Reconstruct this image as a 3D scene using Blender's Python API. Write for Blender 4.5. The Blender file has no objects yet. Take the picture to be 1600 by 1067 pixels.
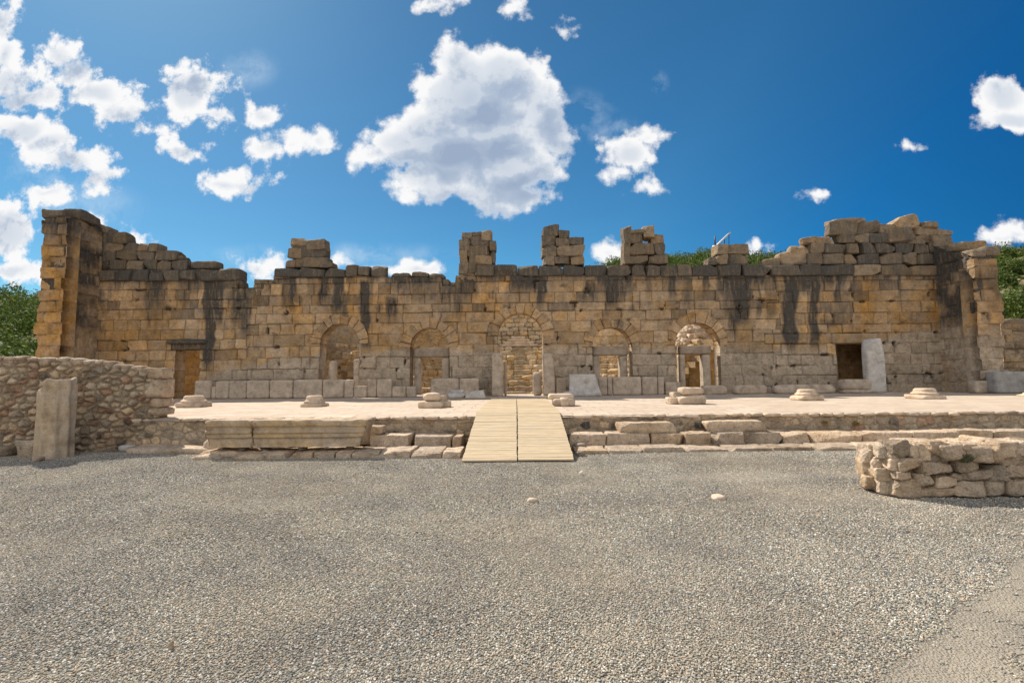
import bpy, math, random
import numpy as np
from mathutils import Matrix, Vector
random.seed(7); RNG = np.random.default_rng(7)
SC = bpy.context.scene
COL = SC.collection
PI = math.pi

# ------------------------------------------------------------------ camera
F = 755.0; CW, CH = 1600.0, 1067.0
CAMZ = 1.7
YAW, PITCH, ROLL = 8/F, math.atan(55.5/F), -0.0100
cam = bpy.data.cameras.new('camera'); camo = bpy.data.objects.new('camera', cam); COL.objects.link(camo)
cam.sensor_width = 36; cam.lens = F/CW*36; cam.clip_end = 3000; cam.clip_start = .05
MC = Matrix.Rotation(YAW, 4, 'Z') @ Matrix.Rotation(PI/2+PITCH, 4, 'X') @ Matrix.Rotation(ROLL, 4, 'Z')
camo.matrix_world = Matrix.Translation((0, 0, CAMZ)) @ MC
SC.camera = camo
R3 = np.array(MC.to_3x3())
def ray(px, py):
    return R3 @ np.array([(px-CW/2)/F, -(py-CH/2)/F, -1.0])
def at(px, py, Y):                      # photo pixel -> point on the plane y = Y
    d = ray(px, py); t = Y/d[1]
    return np.array([d[0]*t, Y, CAMZ+d[2]*t])
def gnd(px, py, z=0.0):                 # photo pixel -> point on the level z
    d = ray(px, py); t = (z-CAMZ)/d[2]
    return np.array([d[0]*t, d[1]*t, z])

# ------------------------------------------------------------------ light
SUNV = Vector((-.66, .66, 1.0)).normalized()      # towards the sun
ELEV = math.asin(SUNV.z); AZ = math.atan2(SUNV.x, SUNV.y)
sl = bpy.data.lights.new('sun', 'SUN'); sl.energy = 5.0; sl.angle = math.radians(.5); sl.color = (1, .91, .79)
so = bpy.data.objects.new('sun', sl); COL.objects.link(so)
so.rotation_euler = SUNV.to_track_quat('Z', 'Y').to_euler()
SC.view_settings.view_transform = 'Standard'; SC.view_settings.look = 'None'
SC.view_settings.exposure = 0.42; SC.view_settings.gamma = 1
SC.render.engine = 'CYCLES'
SC.cycles.max_bounces = 6; SC.cycles.diffuse_bounces = 4

class NT:
    def __init__(s, tree): s.t = tree; s.n = tree.nodes; s.l = tree.links
    def new(s, typ, **kw):
        n = s.n.new(typ)
        for k, v in kw.items(): setattr(n, k, v)
        return n
    def put(s, sock, v):
        if isinstance(v, bpy.types.NodeSocket): s.l.new(v, sock)
        elif v is not None:
            if sock.type == 'RGBA' and not hasattr(v, '__len__'): v = (v, v, v, 1)
            elif sock.type == 'RGBA' and len(v) == 3: v = (*v, 1)
            sock.default_value = v
    def m(s, op, a, b=None, c=None, clamp=False):
        n = s.new('ShaderNodeMath', operation=op); n.use_clamp = clamp
        for i, v in enumerate((a, b, c)):
            if v is not None: s.put(n.inputs[i], v)
        return n.outputs[0]
    def vm(s, op, a, b=None, c=None, scale=None):
        n = s.new('ShaderNodeVectorMath', operation=op)
        for i, v in enumerate((a, b, c)):
            if v is not None: s.put(n.inputs[i], v)
        if scale is not None: s.put(n.inputs['Scale'], scale)
        return n.outputs['Value'] if op in ('LENGTH', 'DOT_PRODUCT') else n.outputs[0]
    def mix(s, f, a, b, mode='MIX'):
        n = s.new('ShaderNodeMix', data_type='RGBA', blend_type=mode)
        s.put(n.inputs[0], f); s.put(n.inputs[6], a); s.put(n.inputs[7], b); return n.outputs[2]
    def noise(s, vec, scale, detail=4, rough=.55, out=0):
        n = s.new('ShaderNodeTexNoise'); s.put(n.inputs['Vector'], vec); n.inputs['Scale'].default_value = scale
        n.inputs['Detail'].default_value = detail; n.inputs['Roughness'].default_value = rough; return n.outputs[out]
    def vor(s, vec, scale, feature='F1', out='Distance', rnd=1):
        n = s.new('ShaderNodeTexVoronoi', feature=feature); s.put(n.inputs['Vector'], vec); n.inputs['Scale'].default_value = scale
        n.inputs['Randomness'].default_value = rnd
        return n.outputs[out]
    def mr(s, v, a, b, c=0., d=1., typ='LINEAR'):
        n = s.new('ShaderNodeMapRange', interpolation_type=typ)
        for i, x in enumerate((v, a, b, c, d)): s.put(n.inputs[i], x)
        return n.outputs[0]
    def ramp(s, f, stops):
        n = s.new('ShaderNodeValToRGB'); e = n.color_ramp.elements
        while len(e) < len(stops): e.new(.5)
        for k, (p, c) in enumerate(stops): e[k].position = p; e[k].color = (*c, 1)
        s.put(n.inputs[0], f); return n.outputs[0]

# ------------------------------------------------------------------ sky with cumulus clouds
CLOUDS = [  # photo pixel centre, radii, weight
 (735,150,92,72),(755,205,80,60),(714,98,42,36),(788,118,58,46),(840,170,46,52),(700,215,112,66),(632,228,58,40),(592,244,32,22),(790,258,80,52),
 (672,284,62,32),(820,300,36,28),(868,215,30,34),(760,300,60,26),
 (982,240,44,30),(1010,214,24,13),(968,268,18,14),(1008,294,17,10),
 (10,128,60,26),(45,150,60,20),(92,86,26,34),(118,112,34,24),(150,150,44,26),(190,172,44,20),(222,196,26,14),(30,205,60,26),(75,222,56,24),(110,250,50,28),(145,284,34,20),(75,300,40,12),(0,35,36,40),(8,90,22,40),
 (300,145,56,42),(342,184,26,20),(282,235,38,16),(352,285,44,17),(388,292,24,11),(410,178,28,22),(415,228,28,20),(455,226,18,14),(495,217,22,18),
 (15,360,50,50),(25,425,50,18),(150,346,32,14),(218,380,26,9),(400,428,26,18),(438,410,18,12),(590,424,34,8),(655,422,46,14),(682,420,20,14),(523,408,14,6),
 (1570,150,52,32),(1592,186,70,22),(1562,370,36,12),(1590,362,30,10),(1410,232,8,3),(1282,303,10,4),(955,396,22,15),(1178,386,9,5),(812,12,18,13),(704,4,30,13),(886,45,12,9)]
FAINT = [(905,185,52,40),(960,205,40,22),(120,330,90,40),(60,290,80,60),(500,400,200,18),(1030,130,14,18),(390,110,40,30)]
world = bpy.data.worlds.new('World'); SC.world = world; world.use_nodes = True
world.cycles.sampling_method = 'MANUAL'; world.cycles.sample_map_resolution = 256
w = NT(world.node_tree); w.n.clear()
def tex2(q, kind, P, scale, detail=5, rough=.6, out=0, feature='F1'):
    n = q.new('ShaderNodeTexNoise' if kind == 'noise' else 'ShaderNodeTexVoronoi')
    if kind == 'noise': n.noise_dimensions = '2D'; n.inputs['Detail'].default_value = detail; n.inputs['Roughness'].default_value = rough
    else: n.voronoi_dimensions = '2D'; n.feature = feature
    n.inputs['Scale'].default_value = scale; q.put(n.inputs['Vector'], P); return n.outputs[out]
def blobs(q, P2, lst):
    acc = None
    for (x, y, rx, ry) in lst:
        d = ray(x, y); u, v = d[0]/d[1], d[2]/d[1]
        wt = (rx*ry)**.5/55; sx, sy = F/rx*wt, F/ry*wt        # weight folded into the scale
        e = q.vm('LENGTH', q.vm('MULTIPLY_ADD', P2, (sx, sy, 0), (-u*sx, -v*sy, 0)))
        k = q.m('SUBTRACT', e, wt)
        acc = k if acc is None else q.m('SMOOTH_MIN', acc, k, .12)
    return acc
def detail(q, P, P2, amp):
    n1 = tex2(q, 'noise', P, 12, 7, .66); v1 = tex2(q, 'vor', P2, 15, feature='SMOOTH_F1'); v2 = tex2(q, 'vor', P2, 38)
    t = q.m('MULTIPLY', q.m('SUBTRACT', n1, .5), amp)
    t = q.m('ADD', t, q.m('MULTIPLY', q.m('SUBTRACT', .42, v1), .55))
    return q.m('ADD', t, q.m('MULTIPLY', q.m('SUBTRACT', .42, v2), .30))
tc = w.new('ShaderNodeTexCoord').outputs['Generated']
sep = w.new('ShaderNodeSeparateXYZ'); w.put(sep.inputs[0], tc)
yy = w.m('MAXIMUM', sep.outputs[1], .02)
uu = w.m('DIVIDE', sep.outputs[0], yy); vv = w.m('DIVIDE', sep.outputs[2], yy)
cmb = w.new('ShaderNodeCombineXYZ'); w.put(cmb.inputs[0], uu); w.put(cmb.inputs[1], vv)
Pw = cmb.outputs[0]
amp = w.mr(uu, -.35, -.75, 1.85, 2.9)
def warped(P):
    warp = w.vm('SUBTRACT', tex2(w, 'noise', P, 7, 3, .6, 1), (.5, .5, .5))
    return w.vm('ADD', P, w.vm('SCALE', warp, scale=.055))
Pb = w.vm('ADD', Pw, (-.026, .042, 0)); W0 = warped(Pw); W1 = w.vm('ADD', W0, (-.026, .042, 0))
acc0 = blobs(w, W0, CLOUDS); acc1 = w.m('MINIMUM', blobs(w, W1, CLOUDS[:10]+CLOUDS[11:12]+[CLOUDS[12], CLOUDS[17], CLOUDS[19], CLOUDS[20], CLOUDS[26]]), w.m('ADD', acc0, .35))
D0 = w.m('ADD', w.m('ADD', w.m('MULTIPLY', acc0, -1.35), .12), detail(w, Pw, W0, amp))
D1 = w.m('ADD', w.m('ADD', w.m('MULTIPLY', acc1, -1.35), .12), detail(w, Pb, W1, amp))
front = w.mr(sep.outputs[1], .1, .25)
alpha = w.m('MULTIPLY', w.mr(D0, -.16, .40, 0, 1, 'SMOOTHSTEP'), front)
lit1 = w.mr(w.m('SUBTRACT', D0, D1), -.55, .45, 0, 1)
core = w.m('SUBTRACT', w.m('ADD', w.m('MULTIPLY', acc0, -1.), w.m('MULTIPLY', detail(w, w.vm('ADD', Pw, (3.1, 1.7, 0)), W0, .7), .35)), .0)
lit2 = w.m('ADD', w.m('MULTIPLY', w.mr(core, .50, .02, 0, 1), .6), w.m('MULTIPLY', w.mr(w.m('MULTIPLY', acc1, -1.), 1.1, -.1, 0, 1), .4))
lit = w.m('ADD', w.m('MULTIPLY', lit1, .42), w.m('MULTIPLY', lit2, .62))
thin = w.mr(D0, .1, .6, 1, 0)
lit = w.m('MAXIMUM', lit, w.m('MULTIPLY', thin, .72))
ccol = w.ramp(lit, [(0, (.36, .46, .62)), (.35, (.50, .59, .73)), (.62, (.78, .83, .90)), (.9, (1.04, 1.04, 1.04))])
sky = w.new('ShaderNodeTexSky', sky_type='NISHITA'); sky.sun_disc = False
sky.sun_elevation = ELEV; sky.sun_rotation = AZ
sky.air_density = 1.0; sky.dust_density = .6; sky.ozone_density = 3.5; sky.altitude = 900
SKYS = .15
hs = w.new('ShaderNodeHueSaturation'); hs.inputs['Saturation'].default_value = 1.22; w.put(hs.inputs['Color'], sky.outputs[0])
# darker towards the right, as polarised sky is away from the sun
sd = w.vm('DOT_PRODUCT', w.vm('NORMALIZE', tc), tuple(SUNV))
pol = w.mr(sd, .0, .8, .0, 1.0)
skc = w.mix(1.0, hs.outputs[0], w.ramp(pol, [(0, (.02, .185, .30)), (.38, (.08, .38, .48)), (.70, (.31, .54, .52)), (1, (.36, .52, .48))]), 'MULTIPLY')
# faint veils of cloud
wf = tex2(w, 'noise', W0, 6, 6, .65)
facc = None
for (x, y, rx, ry) in FAINT:
    d = ray(x, y); u, v = d[0]/d[1], d[2]/d[1]
    e = w.vm('LENGTH', w.vm('MULTIPLY_ADD', Pw, (F/rx, F/ry, 0), (-u*F/rx, -v*F/ry, 0)))
    k = w.mr(e, 1.5, .2, 0, 1, 'SMOOTHSTEP'); facc = k if facc is None else w.m('MAXIMUM', facc, k)
veil = w.m('MULTIPLY', w.m('MULTIPLY', facc, w.mr(wf, .42, .72, 0, .55)), front)
skc = w.mix(veil, skc, (3.6, 4.2, 4.7, 1))
# bright cloud added unseen behind the camera, white fill for the shaded facade
fill_cloud = w.m('MULTIPLY', w.mr(sep.outputs[1], -.05, -.35), w.mr(w.noise(tc, 2.2, 4, .6), .36, .56))
fill_cloud = w.m('MULTIPLY', fill_cloud, w.mr(sep.outputs[2], .0, .12))
skc = w.mix(w.m('MULTIPLY', fill_cloud, .9), skc, (6.6, 6.4, 6.1, 1))
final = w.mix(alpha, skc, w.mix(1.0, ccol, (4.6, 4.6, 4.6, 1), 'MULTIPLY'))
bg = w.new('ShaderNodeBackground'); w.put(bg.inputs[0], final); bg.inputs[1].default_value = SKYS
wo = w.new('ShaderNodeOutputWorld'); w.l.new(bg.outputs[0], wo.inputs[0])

# ------------------------------------------------------------------ numpy noise
_T = np.random.default_rng(3).random(65536)
def _h(i, j, k, s): return _T[(i*7919 + j*104729 + k*1299709 + s*15485863) & 65535]
def vnoise(p, s=0):
    i = np.floor(p).astype(np.int64); f = p-i; f = f*f*(3-2*f)
    x, y, z = i[..., 0], i[..., 1], i[..., 2]; fx, fy, fz = f[..., 0], f[..., 1], f[..., 2]
    def L(a, b, t): return a+(b-a)*t
    return L(L(L(_h(x, y, z, s), _h(x+1, y, z, s), fx), L(_h(x, y+1, z, s), _h(x+1, y+1, z, s), fx), fy),
             L(L(_h(x, y, z+1, s), _h(x+1, y, z+1, s), fx), L(_h(x, y+1, z+1, s), _h(x+1, y+1, z+1, s), fx), fy), fz)*2-1
def fbm(p, o=3, s=0):
    r = 0; a = 1; t = 0
    for k in range(o): r = r + a*vnoise(p*(2**k)+17.3*k, s+k); t += a; a *= .5
    return r/t
def n2(x, y, sc, o=3, s=0):
    x, y = np.broadcast_arrays(x, y)
    return fbm(np.stack([x*sc, y*sc, np.full(x.shape, s*3.7)], -1), o, s)
def sst(a, b, x):
    t = np.clip((x-a)/(b-a), 0, 1); return t*t*(3-2*t)

# ------------------------------------------------------------------ mesh helpers
def mesh_obj(name, V, Fq, mats, parent=None, T=None, T2=None, smooth=True, loc=(0, 0, 0)):
    V = np.asarray(V, dtype=np.float32)
    loc = np.asarray(loc, dtype=np.float32)
    m = bpy.data.meshes.new(name)
    Fq = Fq if isinstance(Fq, list) else [Fq]
    Fq = [np.asarray(f, dtype=np.int32) for f in Fq if len(f)]
    nl = sum(f.size for f in Fq); nf = sum(len(f) for f in Fq)
    m.vertices.add(len(V)); m.vertices.foreach_set('co', (V-loc).ravel())
    m.loops.add(nl); m.loops.foreach_set('vertex_index', np.concatenate([f.ravel() for f in Fq]))
    m.polygons.add(nf)
    cnt = np.concatenate([np.full(len(f), f.shape[1]) for f in Fq])
    m.polygons.foreach_set('loop_start', np.concatenate([[0], np.cumsum(cnt)[:-1]]).astype(np.int32))
    m.update(calc_edges=True)
    m.polygons.foreach_set('use_smooth', np.full(nf, smooth)); m.validate()
    for nm, t in (('tint', T), ('tint2', T2)):
        if t is not None:
            a = m.attributes.new(nm, 'FLOAT_COLOR', 'POINT')
            c = np.ones((len(V), 4), np.float32); c[:, :3] = t; a.data.foreach_set('color', c.ravel())
    for mt in (mats if isinstance(mats, list) else [mats]): m.materials.append(mt)
    o = bpy.data.objects.new(name, m); COL.objects.link(o); o.location = loc.tolist()
    if parent is not None:
        o.parent = parent; o.location = (loc - np.array(parent.location, dtype=np.float32)).tolist()
    return o
def tag(o, label=None, cat=None, group=None, kind=None):
    if label: o['label'] = label
    if cat: o['category'] = cat
    if group: o['group'] = group
    if kind: o['kind'] = kind
    return o
def empty(name, loc, label, cat, group=None):
    o = bpy.data.objects.new(name, None); COL.objects.link(o); o.location = tuple(float(v) for v in loc); o.empty_display_size = .3
    return tag(o, label, cat, group)

class Acc:
    """collects several shapes into one mesh"""
    def __init__(s): s.V = []; s.Q = []; s.Tr = []; s.T = []; s.n = 0
    def add(s, V, Q=None, Tr=None, tint=(.5, .5, 0)):
        V = np.asarray(V, float)
        if Q is not None and len(Q): s.Q.append(np.asarray(Q)+s.n)
        if Tr is not None and len(Tr): s.Tr.append(np.asarray(Tr)+s.n)
        t = np.asarray(tint, float)
        s.T.append(np.broadcast_to(t, (len(V), 3)) if t.ndim == 1 else t)
        s.V.append(V); s.n += len(V)
    def build(s, name, mat, parent=None, smooth=True, loc=None):
        V = np.concatenate(s.V)
        if loc is None:
            loc = (0, 0, 0) if parent is None else parent.location
        fs = []
        if s.Q: fs.append(np.concatenate(s.Q))
        if s.Tr: fs.append(np.concatenate(s.Tr))
        return mesh_obj(name, V, fs, mat, parent, T=np.concatenate(s.T), smooth=smooth, loc=loc)
    def thing(s, name, mat, label, cat, group=None, smooth=True):
        V = np.concatenate(s.V); loc = ((V[:, 0].min()+V[:, 0].max())/2, (V[:, 1].min()+V[:, 1].max())/2, V[:, 2].min())
        return tag(s.build(name, mat, None, smooth, loc), label, cat, group)

_cube = {}
def cube_grid(nx, ny, nz):
    key = (nx, ny, nz)
    if key in _cube: return _cube[key]
    idx = {}; V = []; Q = []
    def vid(i, j, k):
        if (i, j, k) not in idx: idx[(i, j, k)] = len(V); V.append((2*i/nx-1, 2*j/ny-1, 2*k/nz-1))
        return idx[(i, j, k)]
    for i in range(nx):
        for j in range(ny):
            Q.append([vid(i, j, 0), vid(i, j+1, 0), vid(i+1, j+1, 0), vid(i+1, j, 0)])
            Q.append([vid(i, j, nz), vid(i+1, j, nz), vid(i+1, j+1, nz), vid(i, j+1, nz)])
    for i in range(nx):
        for k in range(nz):
            Q.append([vid(i, 0, k), vid(i+1, 0, k), vid(i+1, 0, k+1), vid(i, 0, k+1)])
            Q.append([vid(i, ny, k), vid(i, ny, k+1), vid(i+1, ny, k+1), vid(i+1, ny, k)])
    for j in range(ny):
        for k in range(nz):
            Q.append([vid(0, j, k), vid(0, j, k+1), vid(0, j+1, k+1), vid(0, j+1, k)])
            Q.append([vid(nx, j, k), vid(nx, j+1, k), vid(nx, j+1, k+1), vid(nx, j, k+1)])
    _cube[key] = (np.array(V), np.array(Q)); return _cube[key]
_sc = [0]
def rnd(a, b): return random.uniform(a, b)
def stone(acc, c, size, rot=0, k=9, warp=.06, rough=.03, seg=.09, maxn=12, tint=None, freq=None, tilt=(0, 0), chip=0.0, cuts=None):
    """a hewn or broken stone: rounded box, corners out of true, knocked surface. c = centre, size = full size"""
    _sc[0] += 1; s = _sc[0]
    h = np.array(size)/2
    n = [int(min(maxn, max(3, round(2*x/seg)))) for x in h]
    P, Q = cube_grid(*n)
    kn = (np.abs(P)**k).sum(1)**(1/k)
    P = P/kn[:, None]
    rs0 = np.random.default_rng(s)
    for _ in range((4 if chip > .08 else 0) if cuts is None else cuts):   # broken corners: flat facets
        nn_ = rs0.normal(0, 1, 3)+np.array([0, -.4, .4]); nn_ /= np.linalg.norm(nn_); c_ = np.abs(nn_).sum()*rs0.uniform(.66, .92)
        P = P-np.clip(P @ nn_-c_, 0, 9)[:, None]*nn_
    cj = rs0.uniform(-warp, warp, (8, 3))
    t = (P+1)/2; off = 0
    for i in range(8):
        a = ((t[:, 0] if i & 1 else 1-t[:, 0])*(t[:, 1] if i & 2 else 1-t[:, 1])*(t[:, 2] if i & 4 else 1-t[:, 2]))
        off = off + a[:, None]*cj[i]
    W = P+off*2
    W = W*h
    fr = freq or 1.3/max(.12, min(size))
    d = P/np.linalg.norm(P, axis=1)[:, None]
    nz = fbm(W*fr+s*13.7, 3, s % 50)
    m = min(size)
    r = rough*(.6+m)
    disp = nz*r
    if chip:                       # knocked-off corners and edges
        e = np.clip(kn-1.0, 0, 1)/.7
        ch = np.clip(fbm(W*fr*.7+s*5.1, 2, 9)*2, 0, 1)
        disp = disp - chip*m*ch*(.25+e)
    W = W+d*disp[:, None]
    ca, sa = math.cos(rot), math.sin(rot)
    M = np.array(Matrix.Rotation(rot, 3, 'Z') @ Matrix.Rotation(tilt[0], 3, 'X') @ Matrix.Rotation(tilt[1], 3, 'Y'))
    W = W @ M.T + np.asarray(c)
    acc.add(W, Q, tint=tint if tint is not None else (rnd(.3, .8), rnd(0, 1), 0))
def pbox(px0, py0, px1, py1, Y):        # photo rectangle on plane y=Y -> x0,x1,z0,z1
    a = at(px0, (py0+py1)/2, Y); b = at(px1, (py0+py1)/2, Y); t = at((px0+px1)/2, py0, Y); u = at((px0+px1)/2, py1, Y)
    return a[0], b[0], u[2], t[2]
def pstone(acc, r, Y, depth, **kw):     # stone whose front is that rectangle
    x0, x1, z0, z1 = pbox(*r, Y)
    stone(acc, ((x0+x1)/2, Y+depth/2, (z0+z1)/2), (x1-x0, depth, z1-z0), **kw)

def relief(name, mat, parent, O, U, N, res, mask, H, thick, T, T2, back=True):
    """a wall face as relief: mask of cells (nz,nx), height per vertex (nz+1,nx+1), with real thickness behind it"""
    nz, nx = mask.shape
    iu, iv = np.meshgrid(np.arange(nx+1), np.arange(nz+1))
    U2 = iu*res*1.0; V2 = iv*res*1.0
    mp = np.pad(mask, 1)
    used = mp[:-1, :-1] | mp[1:, :-1] | mp[:-1, 1:] | mp[1:, 1:]
    eh = mp[:-1, 1:-1] != mp[1:, 1:-1]       # horizontal boundary edges (nz+1, nx)
    ev = mp[1:-1, :-1] != mp[1:-1, 1:]       # vertical boundary edges (nz, nx+1)
    for _ in range(3):
        su = np.zeros_like(U2); sv = np.zeros_like(V2); c = np.zeros_like(U2)
        for arr, s_ in ((U2, su), (V2, sv)):
            s_[:, :-1] += eh*arr[:, 1:]; s_[:, 1:] += eh*arr[:, :-1]
            s_[:-1] += ev*arr[1:]; s_[1:] += ev*arr[:-1]
        c[:, :-1] += eh; c[:, 1:] += eh; c[:-1] += ev; c[1:] += ev
        b = c > 1
        U2 = np.where(b, U2*.45+.55*su/np.maximum(c, 1), U2); V2 = np.where(b, V2*.45+.55*sv/np.maximum(c, 1), V2)
    O = np.array(O, float); U = np.array(U, float); N = np.array(N, float); Z = np.array((0, 0, 1.))
    base = O+U2[..., None]*U+V2[..., None]*Z
    idx = -np.ones(used.shape, int); nu = used.sum(); idx[used] = np.arange(nu)
    Vf = (base+H[..., None]*N)[used]; Vb = (base-thick*N)[used]
    a = idx[:-1, :-1][mask]; b_ = idx[:-1, 1:][mask]; c_ = idx[1:, 1:][mask]; d_ = idx[1:, :-1][mask]
    flip = np.dot(np.cross(U, Z), N) < 0
    Q = [np.stack([a, b_, c_, d_] if not flip else [d_, c_, b_, a], 1)]
    if back: Q.append(np.stack([d_, c_, b_, a] if not flip else [a, b_, c_, d_], 1)+nu)
    def side(p, q): Q.append(np.stack([p, q, q+nu, p+nu], 1))
    for E, A, B, below in ((eh, idx[:, :-1], idx[:, 1:], mp[:-1, 1:-1]),):
        s1 = E & below; s2 = E & ~below
        side(*( (A[s1], B[s1]) if flip else (B[s1], A[s1]))); side(*((B[s2], A[s2]) if flip else (A[s2], B[s2])))
    left = mp[1:-1, :-1]
    A, B = idx[:-1], idx[1:]
    s1 = ev & left; s2 = ev & ~left
    side(*((B[s1], A[s1]) if flip else (A[s1], B[s1]))); side(*((A[s2], B[s2]) if flip else (B[s2], A[s2])))
    V = np.concatenate([Vf, Vb])
    t = T[used]; t2 = T2[used]
    loc = (0, 0, 0) if parent is None else parent.location
    return mesh_obj(name, V, Q, mat, parent, T=np.concatenate([t, t]), T2=np.concatenate([t2, t2]), smooth=True, loc=loc)
def edge_dist(ID, n=6):
    """distance in cells to the nearest joint, up to n"""
    e = np.zeros(ID.shape, bool)
    e[:-1] |= ID[:-1] != ID[1:]; e[:, :-1] |= ID[:, :-1] != ID[:, 1:]
    d = np.full(ID.shape, float(n)); d[e] = 0; cur = e
    for k in range(1, n):
        g = cur.copy()
        g[1:] |= cur[:-1]; g[:-1] |= cur[1:]; 
        if k % 2: 
            g[:, 1:] |= cur[:, :-1]; g[:, :-1] |= cur[:, 1:]
        else:
            g2 = g.copy(); g[:, 1:] |= g2[:, :-1]; g[:, :-1] |= g2[:, 1:]
        d[g & ~cur] = k; cur = g
    return d
def ashlar_ids(X, Z, zc, wmin, wmax, seed, wob=.025):
    """block ids for coursed masonry; zc = course boundaries (ascending)"""
    r = np.random.default_rng(seed)
    Xw = X+n2(X, Z, 1.6, 2, seed+5)*wob*1.2; Zw = Z+n2(X, Z, .9, 2, seed+9)*wob
    ci = np.searchsorted(zc, Zw.ravel()).reshape(X.shape)
    ID = np.zeros(X.shape, int); x0, x1 = X.min()-2, X.max()+2; nid = 1
    for c in range(len(zc)+1):
        m = ci == c
        if not m.any(): 
            continue
        e = [x0+r.uniform(0, 1)]
        while e[-1] < x1: e.append(e[-1]+r.choice([r.uniform(wmin, wmax), r.uniform(wmin*.6, wmin*1.3)], p=[.72, .28]))
        e = np.array(e)
        skew = r.uniform(-.04, .04, len(e))
        ID[m] = nid+np.searchsorted(e, (Xw+0*Zw)[m]); nid += len(e)+1
    return ID
def masonry(ID, X, Z, res, seed, prot=.02, joint=.045, tilt=.02, rough=.012, edge=2.0, chip=.05, n=6):
    r = np.random.default_rng(seed); mx = ID.max()+1
    hp = r.normal(0, prot, mx); tx = r.normal(0, tilt, mx); tz = r.normal(0, tilt, mx)
    br = np.clip(r.normal(.5, .15, mx), 0, 1); hu = r.random(mx)*.8+.1
    d = edge_dist(ID, n)
    cnt = np.bincount(ID.ravel(), minlength=mx)+1e-6
    cx = np.bincount(ID.ravel(), X.ravel(), mx)/cnt; cz = np.bincount(ID.ravel(), Z.ravel(), mx)/cnt
    H = hp[ID]+tx[ID]*(X-cx[ID])+tz[ID]*(Z-cz[ID])
    wear = sst(-.1, .6, n2(X, Z, 1.1, 3, seed+2))
    e = np.clip(d/(edge*(.7+wear)), 0, 1)
    H = H - joint*(.45+.9*wear)*(1-np.sqrt(np.clip(e, 0, 1)))
    H = H + n2(X, Z, 7, 4, seed+3)*rough
    ch = sst(.25, .6, n2(X, Z, 2.3, 3, seed+8))*np.clip(1-d/n, 0, 1)
    H = H - ch*chip
    return H, br[ID], hu[ID], d

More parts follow.
